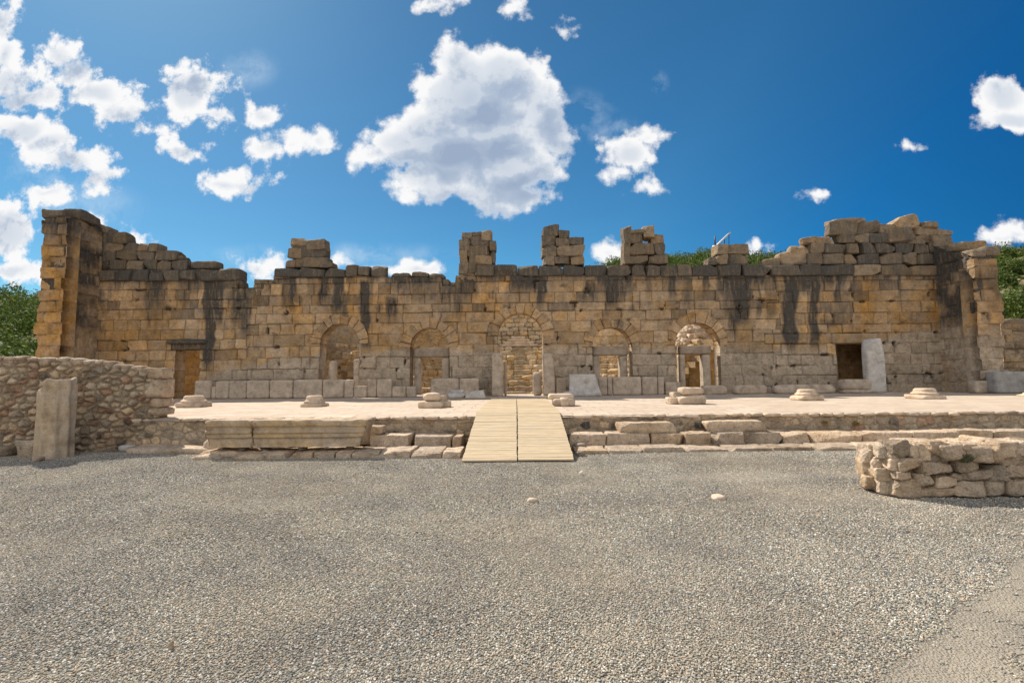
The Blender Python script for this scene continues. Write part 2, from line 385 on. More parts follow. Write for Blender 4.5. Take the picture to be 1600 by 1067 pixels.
# ------------------------------------------------------------------ materials
def new_mat(name):
    m = bpy.data.materials.new(name); m.use_nodes = True; t = NT(m.node_tree)
    b = m.node_tree.nodes['Principled BSDF']; b.inputs['Roughness'].default_value = .9
    try: b.inputs['Specular IOR Level'].default_value = .25
    except Exception: pass
    return m, t, b
def bumpify(t, b, h, dist, strength=1.0):
    n = t.new('ShaderNodeBump'); n.inputs['Distance'].default_value = dist; n.inputs['Strength'].default_value = strength
    t.put(n.inputs['Height'], h); t.l.new(n.outputs[0], b.inputs['Normal'])
def stone_mat(name, ca, cb, cc, dark=(.035, .034, .032), lichen=.3, fine=9, bump=.02, two=False, streak=False, orange=(.42, .21, .055), pale=(.36, .30, .24), con=1.):
    m, t, b = new_mat(name)
    P = t.new('ShaderNodeNewGeometry').outputs['Position']
    at_ = t.new('ShaderNodeAttribute', attribute_name='tint').outputs['Color']
    s = t.new('ShaderNodeSeparateColor'); t.put(s.inputs[0], at_)
    br, hu, st = s.outputs[0], s.outputs[1], s.outputs[2]
    nA = t.noise(P, 1.7, 5, .6); nB = t.noise(P, fine, 6, .68); nC = t.noise(P, 38, 4, .7)
    c = t.mix(t.mr(hu, .25, .75), ca, cb)
    c = t.mix(t.mr(t.m('ADD', nA, t.m('MULTIPLY', hu, .25)), .5, .78), c, cc)
    if two:
        a2 = t.new('ShaderNodeAttribute', attribute_name='tint2').outputs['Color']
        s2 = t.new('ShaderNodeSeparateColor'); t.put(s2.inputs[0], a2)
        c = t.mix(t.m('MULTIPLY', s2.outputs[0], t.mr(nB, .3, .55, .65, 1)), c, pale)
        c = t.mix(t.m('MULTIPLY', s2.outputs[1], t.mr(nA, .3, .6, .5, 1)), c, orange)
    c = t.mix(1., c, t.ramp(br, [(0, (.62, .62, .62)), (.5, (1, 1, 1)), (1, (1.35, 1.33, 1.3))]), 'MULTIPLY')
    c = t.mix(1., c, t.ramp(nB, [(.28, (1-.45*con, 1-.48*con, 1-.5*con)), (.46, (.97, .97, .97)), (.58, (1.03, 1.03, 1.03)), (.75, (1+.35*con, 1+.33*con, 1+.28*con))]), 'MULTIPLY')
    c = t.mix(1., c, t.ramp(nC, [(.3, (1-.28*con, 1-.3*con, 1-.32*con)), (.5, (1, 1, 1)), (.72, (1+.25*con, 1+.25*con, 1+.22*con))]), 'MULTIPLY')
    nM = t.noise(t.vm('ADD', P, (5, 1, 8)), 3.1, 5, .6)
    c = t.mix(1., c, t.ramp(nM, [(.30, (.66, .63, .60)), (.46, (.95, .94, .93)), (.60, (1.08, 1.08, 1.08)), (.72, (1.30, 1.29, 1.26))]), 'MULTIPLY')
    # vertical rain streaks carried by the stain amount
    mp = t.new('ShaderNodeMapping'); mp.inputs['Scale'].default_value = (1, 1, .16); t.put(mp.inputs[0], P)
    nS = t.noise(mp.outputs[0], 7, 5, .65)
    stain = t.m('MULTIPLY', st, t.mr(t.m('ADD', t.m('MULTIPLY', nS, .6), t.m('MULTIPLY', nB, .4)), .33, .52, .30, 1.2))
    stain = t.m('MINIMUM', stain, .93)
    c = t.mix(stain, c, t.mix(t.mr(nC, .4, .65), dark, tuple(2.6*x for x in dark)))
    if lichen:
        sp = t.m('MULTIPLY', t.mr(t.noise(P, 14, 5, .7), .60, .68), lichen)
        c = t.mix(sp, c, (.40, .39, .36, 1))
        sp2 = t.m('MULTIPLY', t.mr(t.noise(t.vm('ADD', P, (9, 3, 5)), 5.5, 6, .72), .56, .70), lichen*1.6)
        c = t.mix(t.m('MINIMUM', sp2, .8), c, (.11, .10, .09, 1))
    t.put(b.inputs['Base Color'], c)
    hgt = t.m('ADD', t.m('MULTIPLY', nB, .7), t.m('ADD', t.m('MULTIPLY', nC, .35), t.m('MULTIPLY', t.vor(P, 26, 'F1'), .25)))
    bumpify(t, b, hgt, bump*2.2)
    return m
M = {}
M['facade'] = stone_mat('old_ashlar', (.49, .355, .225), (.42, .325, .24), (.51, .325, .15), two=True, lichen=.22, bump=.035, con=.85, orange=(.50, .26, .06), pale=(.50, .415, .32))
M['weathered'] = stone_mat('weathered_stone', (.37, .285, .195), (.28, .235, .185), (.42, .285, .155), dark=(.05, .047, .042), lichen=.6, bump=.04, con=1.15)
M['pale'] = stone_mat('pale_limestone', (.49, .385, .285), (.43, .35, .275), (.54, .44, .335), lichen=.06, bump=.010, con=.5)
M['white'] = stone_mat('white_marble', (.52, .48, .44), (.46, .43, .41), (.56, .52, .47), lichen=.03, bump=.006, con=.35)
M['step'] = stone_mat('step_stone', (.50, .37, .245), (.43, .33, .235), (.56, .45, .34), lichen=.18, bump=.03)
M['rubble'] = stone_mat('rubble_stone', (.55, .405, .26), (.45, .36, .26), (.58, .47, .34), lichen=.12, bump=.03, two=True, pale=(.42, .33, .235), orange=(.42, .24, .15))
M['cavea'] = stone_mat('cavea_stone', (.68, .56, .40), (.60, .52, .41), (.68, .48, .24), lichen=.15, bump=.05)
M['ochre'] = stone_mat('ochre_ashlar', (.60, .455, .25), (.54, .42, .26), (.64, .46, .21), lichen=.1, bump=.02, two=True)

def wood_mat():
    m, t, b = new_mat('ramp_wood'); P = t.new('ShaderNodeNewGeometry').outputs['Position']
    a = t.new('ShaderNodeAttribute', attribute_name='tint').outputs['Color']; s = t.new('ShaderNodeSeparateColor'); t.put(s.inputs[0], a)
    mp = t.new('ShaderNodeMapping'); mp.inputs['Scale'].default_value = (1.2, 14, 14); t.put(mp.inputs[0], P)
    g = t.noise(mp.outputs[0], 3, 5, .6)
    c = t.mix(s.outputs[0], (.52, .405, .255, 1), (.60, .475, .31, 1))
    c = t.mix(t.m('MULTIPLY', s.outputs[1], .2), c, (.47, .42, .34, 1))
    c = t.mix(1., c, t.ramp(g, [(.3, (.78, .76, .74)), (.55, (1, 1, 1)), (.8, (1.12, 1.1, 1.08))]), 'MULTIPLY')
    c = t.mix(t.mr(t.noise(P, 2.5, 4), .55, .75, 0, .4), c, (.42, .37, .30, 1))
    t.put(b.inputs['Base Color'], c); b.inputs['Roughness'].default_value = .75; bumpify(t, b, g, .006); return m
M['wood'] = wood_mat()
def simple_mat(name, col, rough=.5, metal=0):
    m, t, b = new_mat(name); P = t.new('ShaderNodeNewGeometry').outputs['Position']
    c = t.mix(1., (*col, 1), t.ramp(t.noise(P, 12, 4), [(.3, (.8, .8, .8)), (.7, (1.1, 1.1, 1.1))]), 'MULTIPLY')
    t.put(b.inputs['Base Color'], c); b.inputs['Roughness'].default_value = rough; b.inputs['Metallic'].default_value = metal; return m
M['white_paint'] = simple_mat('white_paint', (.75, .75, .75)); M['dark_metal'] = simple_mat('dark_metal', (.08, .07, .07)); M['galv'] = simple_mat('galvanised_metal', (.5, .5, .5), .45, .4)

def gravel_mat():
    m, t, b = new_mat('gravel'); P = t.new('ShaderNodeNewGeometry').outputs['Position']
    sp = t.new('ShaderNodeSeparateXYZ'); t.put(sp.inputs[0], P)
    def layer(sc):
        cell = t.vor(P, sc, 'F1', 'Color'); dd = t.vor(P, sc, 'F1', 'Distance')
        s = t.new('ShaderNodeSeparateColor'); t.put(s.inputs[0], cell)
        c = t.ramp(s.outputs[0], [(0, (.07, .075, .08)), (.15, (.17, .185, .18)), (.30, (.33, .28, .215)), (.45, (.30, .33, .31)), (.62, (.42, .385, .31)), (.78, (.48, .36, .24)), (.90, (.50, .47, .41)), (.985, (.80, .77, .71))])
        c = t.mix(t.mr(dd, .34, .66), c, (.16, .14, .11, 1))
        return c, dd
    c1, d1 = layer(62); c2, d2 = layer(120)
    pick = t.mr(t.noise(P, 18, 3), .45, .55)
    c = t.mix(pick, c1, c2)
    big = t.noise(P, .33, 5, .6)
    c = t.mix(t.mr(big, .44, .64, 0, .42), c, (.36, .305, .225, 1))
    # compacted sandy patch at the near right
    lf = t.m('ADD', t.m('SUBTRACT', sp.outputs[0], 2.0), t.m('ADD', t.m('MULTIPLY', t.m('SUBTRACT', sp.outputs[1], 2.84), -1.47), t.m('MULTIPLY', t.m('SUBTRACT', t.noise(P, 2.6, 5), .5), .4)))
    edge = t.mr(lf, -.04, .10)
    near = t.mr(sp.outputs[1], 6.2, 5.2)
    sand = t.m('MULTIPLY', t.m('MULTIPLY', edge, near), .75)
    c = t.mix(sand, c, t.mix(t.noise(P, 9, 5), (.27, .235, .185, 1), (.40, .355, .285, 1)))
    wide = t.ramp(t.noise(t.vm('ADD', P, (31, 7, 0)), .9, 4), [(.3, (.80, .80, .82)), (.6, (1.06, 1.05, 1.03))])
    c = t.mix(1., c, wide, 'MULTIPLY')
    t.put(b.inputs['Base Color'], c)
    h = t.m('ADD', t.m('MULTIPLY', d1, -1.), t.m('MULTIPLY', d2, -.4))
    bumpify(t, b, h, .012, 1.0)
    return m
M['gravel'] = gravel_mat()
def pebble_mat():
    m, t, b = new_mat('pebble'); oi = t.new('ShaderNodeObjectInfo'); r = oi.outputs['Random']
    c = t.ramp(r, [(0, (.07, .075, .08)), (.15, (.17, .185, .18)), (.30, (.33, .28, .215)), (.45, (.30, .33, .31)), (.62, (.42, .385, .31)), (.78, (.48, .36, .24)), (.90, (.50, .47, .41)), (.985, (.80, .77, .71))])
    P = t.new('ShaderNodeNewGeometry').outputs['Position']
    c = t.mix(t.mr(t.noise(P, .33, 5, .6), .44, .64, 0, .42), c, (.38, .32, .235, 1))
    c = t.mix(t.mr(t.noise(t.vm('ADD', P, (3, 17, 0)), 1.1, 5, .6), .52, .72, 0, .22), c, (.43, .365, .28, 1))
    c = t.mix(1., c, t.ramp(t.noise(t.vm('ADD', P, (31, 7, 0)), .9, 4), [(.3, (.80, .80, .82)), (.6, (1.06, 1.05, 1.03))]), 'MULTIPLY')
    t.put(b.inputs['Base Color'], c); return m
M['pebble'] = pebble_mat()
def paving_mat():
    m, t, b = new_mat('terrace_paving'); P = t.new('ShaderNodeNewGeometry').outputs['Position']
    br = t.new('ShaderNodeTexBrick'); t.put(br.inputs['Vector'], P); br.inputs['Scale'].default_value = 1
    br.inputs['Brick Width'].default_value = .95; br.inputs['Row Height'].default_value = .62; br.inputs['Mortar Size'].default_value = .012; br.inputs['Mortar Smooth'].default_value = .3
    br.inputs['Color1'].default_value = (.50, .40, .31, 1); br.inputs['Color2'].default_value = (.58, .49, .39, 1); br.inputs['Mortar'].default_value = (.30, .22, .15, 1)
    c = t.mix(1., br.outputs[0], t.ramp(t.noise(P, 5, 6, .65), [(.3, (.82, .80, .78)), (.6, (1.03, 1.03, 1.03))]), 'MULTIPLY')
    c = t.mix(t.mr(t.noise(P, .8, 5), .5, .75, 0, .5), c, (.46, .35, .25, 1))
    t.put(b.inputs['Base Color'], c); bumpify(t, b, t.m('ADD', t.noise(P, 20, 5), t.m('MULTIPLY', br.outputs[1], -1.)), .012); return m
M['paving'] = paving_mat()
def hill_mat():
    m, t, b = new_mat('hill_earth'); P = t.new('ShaderNodeNewGeometry').outputs['Position']
    c = t.ramp(t.noise(P, .35, 7, .65), [(.35, (.07, .09, .03)), (.5, (.16, .15, .07)), (.6, (.30, .24, .12)), (.72, (.24, .22, .2))])
    t.put(b.inputs['Base Color'], c); bumpify(t, b, t.noise(P, 1.2, 6), .3); return m
M['hill'] = hill_mat()
def leaf_mat(name, a, bb, cc):
    m, t, b = new_mat(name)
    s = t.new('ShaderNodeSeparateColor'); t.put(s.inputs[0], t.new('ShaderNodeAttribute', attribute_name='tint').outputs['Color'])
    c = t.mix(s.outputs[0], a, bb); c = t.mix(t.mr(s.outputs[1], .6, 1), c, cc)
    t.put(b.inputs['Base Color'], c); b.inputs['Roughness'].default_value = .7
    tr = t.new('ShaderNodeBsdfTranslucent'); t.put(tr.inputs[0], c); mx = t.new('ShaderNodeMixShader'); mx.inputs[0].default_value = .3
    o = [n for n in t.n if n.type == 'OUTPUT_MATERIAL'][0]
    t.l.new(b.outputs[0], mx.inputs[1]); t.l.new(tr.outputs[0], mx.inputs[2]); t.l.new(mx.outputs[0], o.inputs[0]); return m
M['leaf'] = leaf_mat('shrub_leaf', (.035, .065, .014, 1), (.10, .155, .03, 1), (.21, .24, .045, 1))
M['weed'] = leaf_mat('weed_leaf', (.16, .17, .10, 1), (.24, .23, .14, 1), (.30, .26, .15, 1))
M['grass'] = leaf_mat('dry_grass_blade', (.30, .23, .06, 1), (.42, .33, .10, 1), (.20, .22, .06, 1))
M['bark'] = simple_mat('shrub_bark', (.10, .075, .05), .9)

# ------------------------------------------------------------------ levels of the place
TZ = .74            # terrace level
WY = 25.0           # face of the stage building
EDGE = 12.25        # front edge of the terrace
XL, XR = at(150, 560, WY)[0], at(1471, 560, WY)[0]

# ------------------------------------------------------------------ ground and hills
gx = np.concatenate([[-700, -300, -120, -60], np.arange(-40, 40.1, .8), [60, 120, 300, 700]])
gy = np.concatenate([[-300, -100, -40, -15], np.arange(-8, 30.1, .8), [40, 60, 120, 300, 800]])
GX, GY = np.meshgrid(gx, gy)
def ground_h(x, y):
    n = n2(x, y, .35, 2, 4)*.022
    return np.where(y > 17, -.25, n + .055*sst(.8, 3.5, x)*sst(8.0, 10.0, y) - .02)
GZ = ground_h(GX, GY)
V = np.stack([GX, GY, GZ], -1).reshape(-1, 3); nx_ = len(gx); i0 = np.arange(len(gy)-1)[:, None]*nx_+np.arange(nx_-1)[None]
i0 = i0.ravel(); tag(mesh_obj('gravel_ground', V, np.stack([i0, i0+1, i0+nx_+1, i0+nx_], 1), M['gravel']), kind='structure')

def hill_h(x, y):
    a = np.arctan2(x, y)                      # bearing from the camera
    e = np.interp(a, [-1.2, -.85, -.76, -.5, -.2, .10, .20, .40, .65, .80, 1.2], [.17, .125, .118, .13, .16, .198, .221, .226, .17, .165, .2])
    d = np.sqrt(x*x+y*y)
    side = sst(.55, .78, np.abs(a))
    start = 38+side*2
    k = np.clip((d-start)/(95-start), 0, 1.4)
    k = np.where(k < 1, k*k*(3-2*k)*.35+.65*k, 1-.25*(k-1))
    return (CAMZ+e*95*1.0)*k + n2(x, y, .08, 3, 21)*1.1*np.clip(k*2, 0, 1) - .3
ang = np.linspace(-1.35, 1.35, 180); rr = np.concatenate([np.linspace(37, 100, 60), np.linspace(105, 260, 12)])
A_, R_ = np.meshgrid(ang, rr); HX = R_*np.sin(A_); HY = R_*np.cos(A_); HZ = hill_h(HX, HY)
V = np.stack([HX, HY, HZ], -1).reshape(-1, 3); nn = len(ang); i0 = (np.arange(len(rr)-1)[:, None]*nn+np.arange(nn-1)[None]).ravel()
tag(mesh_obj('hill', V, np.stack([i0, i0+nn, i0+nn+1, i0+1], 1)[:, ::-1], M['hill']), kind='structure')

def leaves(acc, c, rad, n, size, r, lobes=7):
    """leaf faces spread through an uneven crown of lobes"""
    L = r.normal(0, .5, (lobes, 3)); L[:, 2] = np.abs(L[:, 2])*.9; L = np.clip(L, -.8, .85); lr = r.uniform(.35, .6, lobes)
    w_ = r.integers(0, lobes, n)
    d = r.normal(0, 1, (n, 3)); d /= np.linalg.norm(d, axis=1)[:, None]
    p = L[w_]+d*(lr[w_]*r.uniform(.55, 1.05, n)**.5)[:, None]
    p[:, 2] = np.maximum(p[:, 2], -.1)
    P = np.array(c)+p*np.array(rad)
    nrm = d+r.normal(0, .55, (n, 3)); nrm /= np.linalg.norm(nrm, axis=1)[:, None]
    a = np.cross(nrm, r.normal(0, 1, (n, 3))); a /= np.linalg.norm(a, axis=1)[:, None]; b = np.cross(nrm, a)
    s = size*r.uniform(.6, 1.4, n)[:, None]
    V = np.stack([P-a*s-b*s*.5, P+a*s*.1-b*s*.9, P+a*s+b*s*.3, P-a*s*.2+b*s*.9], 1).reshape(-1, 3)
    t = np.stack([np.clip(r.normal(.5, .2, n)+(lr[w_]-.45), 0, 1), r.random(n), np.zeros(n)], 1).repeat(4, 0)
    acc.add(V, np.arange(4*n).reshape(-1, 4), tint=t)
r_ = np.random.default_rng(11)
ac = Acc()
spots = []
for sec, n in (((.10, .54), 330), ((-1.02, -.735), 190), ((.735, .95), 130)):
    for _ in range(n):
        a = r_.uniform(*sec); central = sec[0] == .10
        d = 100-52*r_.random()**1.0 if not central else r_.uniform(78, 100)
        spots.append((a, d))
spots.sort(key=lambda s: -s[1])
for a, d in spots:
    x, y = d*math.sin(a), d*math.cos(a); s = r_.uniform(.8, 2.0)
    if a > .7 and d < 62: continue
    leaves(ac, (x, y, float(hill_h(np.array(x), np.array(y)))+s*.2), (s*1.15, s*1.15, s*.95), 480, .10, r_)
tag(ac.build('hillside_scrub', M['leaf']), 'green scrub covering the hills behind the ruin', 'scrub', kind='stuff')
def shrub(px, py, d, s, label, n=900):
    v = ray(px, py); a = math.atan2(v[0], v[1]); x, y = d*math.sin(a), d*math.cos(a); z = float(hill_h(np.array(x), np.array(y)))
    o = empty('shrub', (x, y, z), label, 'shrub', 'shrubs on the hillsides beside the ruin')
    A = Acc(); leaves(A, (x, y, z+s*.35), (s*1.1, s*1.1, s), int(n*2.2), .085, r_, 9); A.build('foliage', M['leaf'], o)
    A = Acc()
    for q in range(3):
        an = q*2.1+r_.random(); e = np.array([x+math.cos(an)*s*.5, y+math.sin(an)*s*.5, z+s*.7])
        tube(A, [(x, y, z-.2), tuple((np.array((x, y, z))+e)/2+np.array((.05, 0, .1))), tuple(e)], [.09, .06, .03])
    A.build('trunk', M['bark'], o)
def tube(acc, pts, rads, n=8, tint=(.5, .5, 0)):
    pts = [np.array(p, float) for p in pts]; V = []; Q = []
    for i, p in enumerate(pts):
        t = pts[min(i+1, len(pts)-1)]-pts[max(i-1, 0)]; t /= np.linalg.norm(t)
        u = np.cross(t, (0, 0, 1) if abs(t[2]) < .9 else (1, 0, 0)); u /= np.linalg.norm(u); v = np.cross(t, u)
        for k in range(n): V.append(p+rads[i]*(math.cos(2*PI*k/n)*u+math.sin(2*PI*k/n)*v))
    for i in range(len(pts)-1):
        for k in range(n): Q.append([i*n+k, i*n+(k+1) % n, (i+1)*n+(k+1) % n, (i+1)*n+k])
    c0 = len(V); V += [pts[0], pts[-1]]; e = (len(pts)-1)*n
    Tr = [[(k+1) % n, k, c0] for k in range(n)]+[[e+k, e+(k+1) % n, c0+1] for k in range(n)]
    acc.add(V, Q, Tr, tint)
shrub(18, 462, 74, 2.6, 'dark round shrub high on the left hillside, near the ridge')
shrub(30, 480, 66, 2.2, 'mid green shrub on the left hillside just above the brightest bush')
shrub(20, 512, 56, 2.3, 'bright yellow-green shrub on the left hillside beside the tower')
shrub(12, 535, 50, 2.0, 'rounded green shrub low on the left hillside above the rubble wall')
shrub(1582, 430, 60, 3.0, 'tall bright green shrub filling the gap right of the ruin', 1600)
shrub(1592, 458, 52, 1.8, 'small low green shrub above the dry grass at the right edge')
A = Acc(); nb = 2600
a = r_.uniform(.765, .86, nb); d = r_.uniform(43, 56, nb); x = d*np.sin(a); y = d*np.cos(a); z = hill_h(x, y)
hh = r_.uniform(.3, .8, nb); lx = r_.normal(0, .15, nb); w2 = .035
V = np.stack([np.stack([x-w2, y, z], 1), np.stack([x+w2, y, z], 1), np.stack([x+lx+.01, y, z+hh], 1), np.stack([x+lx-.01, y, z+hh], 1)], 1).reshape(-1, 3)
A.add(V, np.arange(4*nb).reshape(-1, 4), tint=np.stack([r_.random(nb), r_.random(nb), r_.random(nb)], 1).repeat(4, 0))
tag(A.build('dry_grass', M['grass']), 'yellow dry grass on the slope at the right edge', 'grass', kind='stuff')

# ------------------------------------------------------------------ facade of the stage building
FAC = empty('ruined_stage_building', (0, WY, TZ), 'long ruined ashlar stage building of an ancient theatre with five arched doorways', 'ruin')
RES = .025
def zpx(y, x=808, Y=WY): return at(x, y, Y)[2]
X0, X1 = XL-.1, XR+.1
nxc = int((X1-X0)/RES); Z0 = TZ-.15; ZT = zpx(400); nzc = int((ZT-Z0)/RES)
Xv, Zv = np.meshgrid(X0+np.arange(nxc+1)*RES, Z0+np.arange(nzc+1)*RES)
Xc, Zc = np.meshgrid(X0+(np.arange(nxc)+.5)*RES, Z0+(np.arange(nzc)+.5)*RES)
# courses, read off the wall at three places
cM = [607, 590, 573, 555, 537.5, 519, 502, 486, 473, 457, 439, 430, 413]
cL = [612, 596, 579, 563, 547, 531, 515, 499, 483, 469, 452, 437, 421, 405]
cR = [600, 585, 570, 553, 536, 520, 506, 488, 471, 454, 438, 429, 412]
ID = np.zeros(Xv.shape, int)
xa, xb, xcut = at(398, 500, WY)[0], at(1205, 500, WY)[0], 0
for k, (cs, px, lo, hi) in enumerate(((cL, 250, -99, xa), (cM, 808, xa, xb), (cR, 1330, xb, 99))):
    zc = np.array(sorted(zpx(c, px) for c in cs))
    m = (Xv > lo) & (Xv <= hi)
    # wander of the section seam from course to course
    ids = ashlar_ids(Xv, Zv, zc, .62, 1.65, 40+k)
    rs_ = np.random.default_rng(90+k).uniform(-.5, .5, 60); seam = rs_[np.clip(np.searchsorted(zc, Zv.ravel()).reshape(Zv.shape), 0, 59)]
    m = (Xv+seam > lo) if k else np.ones(Xv.shape, bool)
    ID[m] = ids[m]+k*4000
ID = ID - ID.min()
_, ID = np.unique(ID, return_inverse=True); ID = ID.reshape(Xv.shape)
# arches: photo-pixel left, right, crown, sill ; openings cut in the wall
ARCH = [(500, 561, 506), (641, 702, 512), (778, 849, 489), (926, 988, 511), (1056, 1126, 504)]
arches = []
mask = np.ones(Xc.shape, bool)
for (l, r, top) in ARCH:
    xl, xr = at(l, 560, WY)[0], at(r, 560, WY)[0]; R = (xr-xl)/2; cx = (xl+xr)/2; cz = zpx(top, (l+r)/2)-R
    arches.append((cx, cz, R))
RING = .50
VED = {}
for i, a in enumerate(arches):
    rv = np.random.default_rng(i+3); nv = 10 if i != 2 else 11
    VED[a] = (np.linspace(-.15, PI+.15, nv+1)+rv.uniform(-.05, .05, nv+1), rv.uniform(.34, .60, nv+2))
def arch_in(X, Z, a, grow=0):
    cx, cz, R = a
    return ((np.hypot(X-cx, Z-cz) < R+grow) & (Z >= cz)) | ((np.abs(X-cx) < R) & (Z < cz)) 
def ring_in(X, Z, a):
    cx, cz, R = a
    th = np.arctan2(Z-cz, X-cx); e_, g_ = VED[a]; g = g_[np.searchsorted(e_, th)]
    rho = np.hypot(X-cx, Z-cz)
    return (rho >= R) & (rho < R+g) & (Z >= cz-.02)
for a in arches:
    mask &= ~arch_in(Xc, Zc, a); mask &= ~ring_in(Xc, Zc, a)
doors = []
for (l, r, t_, b_) in ((272, 311, 547, 611), (1308, 1368, 537, 612)):
    xl, xr = at(l, 580, WY)[0], at(r, 580, WY)[0]; zt = zpx(t_, (l+r)/2); doors.append((xl, xr, zt))
    mask &= ~((Xc > xl) & (Xc < xr) & (Zc < zt))
    # lintel block area left for its own part
    mask &= ~((Xc > xl-.22) & (Xc < xr+.22) & (Zc >= zt) & (Zc < zt+.55))
# skyline of the coursed wall (top of full courses)
SKY = [(100, 421), (371, 421), (372, 450), (397, 450), (398, 437), (427, 437), (428, 431), (603, 432), (604, 433), (690, 433), (691, 447), (711, 447), (712, 430), (1204, 430), (1205, 429), (1480, 428)]
sx = np.array([at(p, q, WY)[0] for p, q in SKY]); sz = np.array([at(p, q, WY)[2] for p, q in SKY])
mask &= Zc < np.interp(Xc, sx, sz)+n2(Xc, Zc*0, 2.2, 2, 3)*.02
H, br, hu, dd = masonry(ID, Xv, Zv, RES, 5, prot=.022, joint=.065, tilt=.035, rough=.016, edge=1.8, chip=.05)
# missing corners and small holes near the joints
hole = sst(.44, .56, n2(Xv, Zv, 1.9, 3, 77))*np.clip(1-dd/5, 0, 1)
H = H-hole*.17
H = H*1.0
def px_of(X, Z, Y=WY):
    P = np.stack([X, np.full(X.shape, Y), Z-CAMZ], -1) @ R3     # camera space (R^T p)
    return CW/2+F*P[..., 0]/(-P[..., 2]), CH/2-F*P[..., 1]/(-P[..., 2])
PX, PY = px_of(Xv, Zv)
# black water stains: photo x, half width, y from, y to, strength
STREAK = [(326, 9, 440, 572, 1.0), (340, 8, 438, 510, .8), (374, 16, 448, 510, .75), (385, 10, 470, 525, .7), (457, 6, 432, 482, .8), (503, 7, 430, 475, 1.0), (527, 11, 430, 492, .9), (540, 7, 462, 505, .7),
 (572, 8, 446, 545, 1.05), (612, 10, 470, 500, .8), (646, 42, 430, 452, .85), (665, 25, 440, 470, .5), (700, 14, 445, 470, .7), (729, 18, 430, 470, .7), (716, 8, 460, 500, .6), (808, 12, 430, 460, .8), (826, 26, 435, 458, .95), (845, 8, 440, 478, .9),
 (918, 10, 445, 478, .75), (958, 12, 430, 478, .95), (975, 14, 430, 455, .8), (1045, 12, 430, 446, .6), (1074, 8, 436, 482, .5), (1130, 14, 430, 468, .7), (1157, 17, 430, 508, 1.0), (1148, 8, 470, 520, .7), (1185, 12, 430, 455, .8), (1205, 10, 440, 500, .5),
 (1234, 11, 428, 540, 1.05), (1256, 12, 430, 462, .95), (1273, 8, 430, 545, .9), (1292, 10, 428, 452, .8), (1340, 14, 428, 436, .5), (235, 40, 424, 446, .6), (180, 18, 424, 440, .4), (295, 22, 424, 452, .75), (345, 20, 424, 448, .9), (905, 300, 428, 438, .35), (550, 8, 432, 452, .4), (1315, 150, 426, 434, .5)]
rk = np.random.default_rng(12)
STREAK += [(rk.uniform(155, 1468), rk.uniform(2.5, 7), 428, 432+abs(rk.normal(18, 26)), rk.uniform(.3, .8)) for _ in range(95)]
wobx = n2(PX/60, PY/60, 2.4, 3, 61)*7
stain = np.zeros(Xv.shape)
for (x, hw, y0, y1, s) in STREAK:
    f = (1-sst(.55, 1.25, np.abs(PX+wobx-x)/hw))*(1-sst(y1-18, y1+14, PY+n2(PX/20, PY*0, 1.5, 2, 8)*8))*sst(y0-14, y0, PY)*s
    stain = np.maximum(stain, f)
gen = sst(-.05, .6, n2(PX/30, PY/110, 1.0, 5, 31))*(1-sst(425, 540, PY))*1.15
gen = np.maximum(gen, sst(.25, .6, n2(PX/22, PY/22, 1.0, 5, 37))*(1-sst(480, 560, PY))*.55)
bk = np.random.default_rng(8).random(ID.max()+1)[ID]; gen = np.maximum(gen, np.where(bk > .86, .5, 0)*(1-sst(500, 545, PY)))
stain = np.maximum(stain, hole*.8)
stain = np.clip(np.maximum(stain, gen)+.30*(1-sst(425, 447, PY)), 0, 1)
# the lower courses, once buried, are paler and greyer; the border slants
border = np.interp(PX, [150, 300, 330, 420, 500, 600, 1050, 1290, 1300, 1390, 1470], [600, 600, 582, 562, 548, 545, 541, 545, 553, 522, 512])+n2(PX/30, PY/30, 1, 3, 15)*6
palev = sst(-4, 8, PY-border+n2(PX/9, PY/9, 1, 3, 16)*7)*.85*sst(310, 330, PX)+.0
greyv = sst(572, 592, PY)*sst(310, 330, PX)
# ochre patches
OR = [(60, 470, 70, 160, .6), (200, 520, 70, 60, .45), (460, 480, 14, 22, .7), (552, 470, 14, 60, .6), (590, 500, 22, 40, .5), (760, 470, 30, 30, .55), (1355, 470, 20, 62, .95), (1460, 470, 9, 45, 1.0), (1210, 475, 18, 16, .8), (1400, 500, 60, 30, .45), (1095, 450, 16, 14, .5), (1350, 525, 40, 14, .7), (790, 440, 10, 8, .8), (500, 450, 18, 20, .5), (230, 460, 60, 40, .3)]
orv = np.zeros(Xv.shape)
for (x, y, rx, ry, s) in OR: orv = np.maximum(orv, s*np.exp(-((PX+wobx-x)/rx)**2-((PY-y)/ry)**2))
orv = np.clip(orv+.28*sst(.15, .7, n2(PX/26, PY/60, 1, 3, 90))*(1-palev), 0, 1)
jd = 1-.55*palev; br = np.where(palev > .5, .45+.5*(br-.45), br); br = br*np.where(dd < 1, 1-.75*jd, np.where(dd < 2, 1-.12*jd, 1)); Tm = np.stack([br*(1-.22*greyv), hu, np.clip(stain+np.where(dd < 1, .32*jd, 0), 0, 1)], -1); T2m = np.stack([palev, orv*(1-palev), greyv], -1)
relief('wall_masonry', M['facade'], FAC, (X0, WY, Z0), (1, 0, 0), (0, -1, 0), RES, mask, H, .85, Tm, T2m)
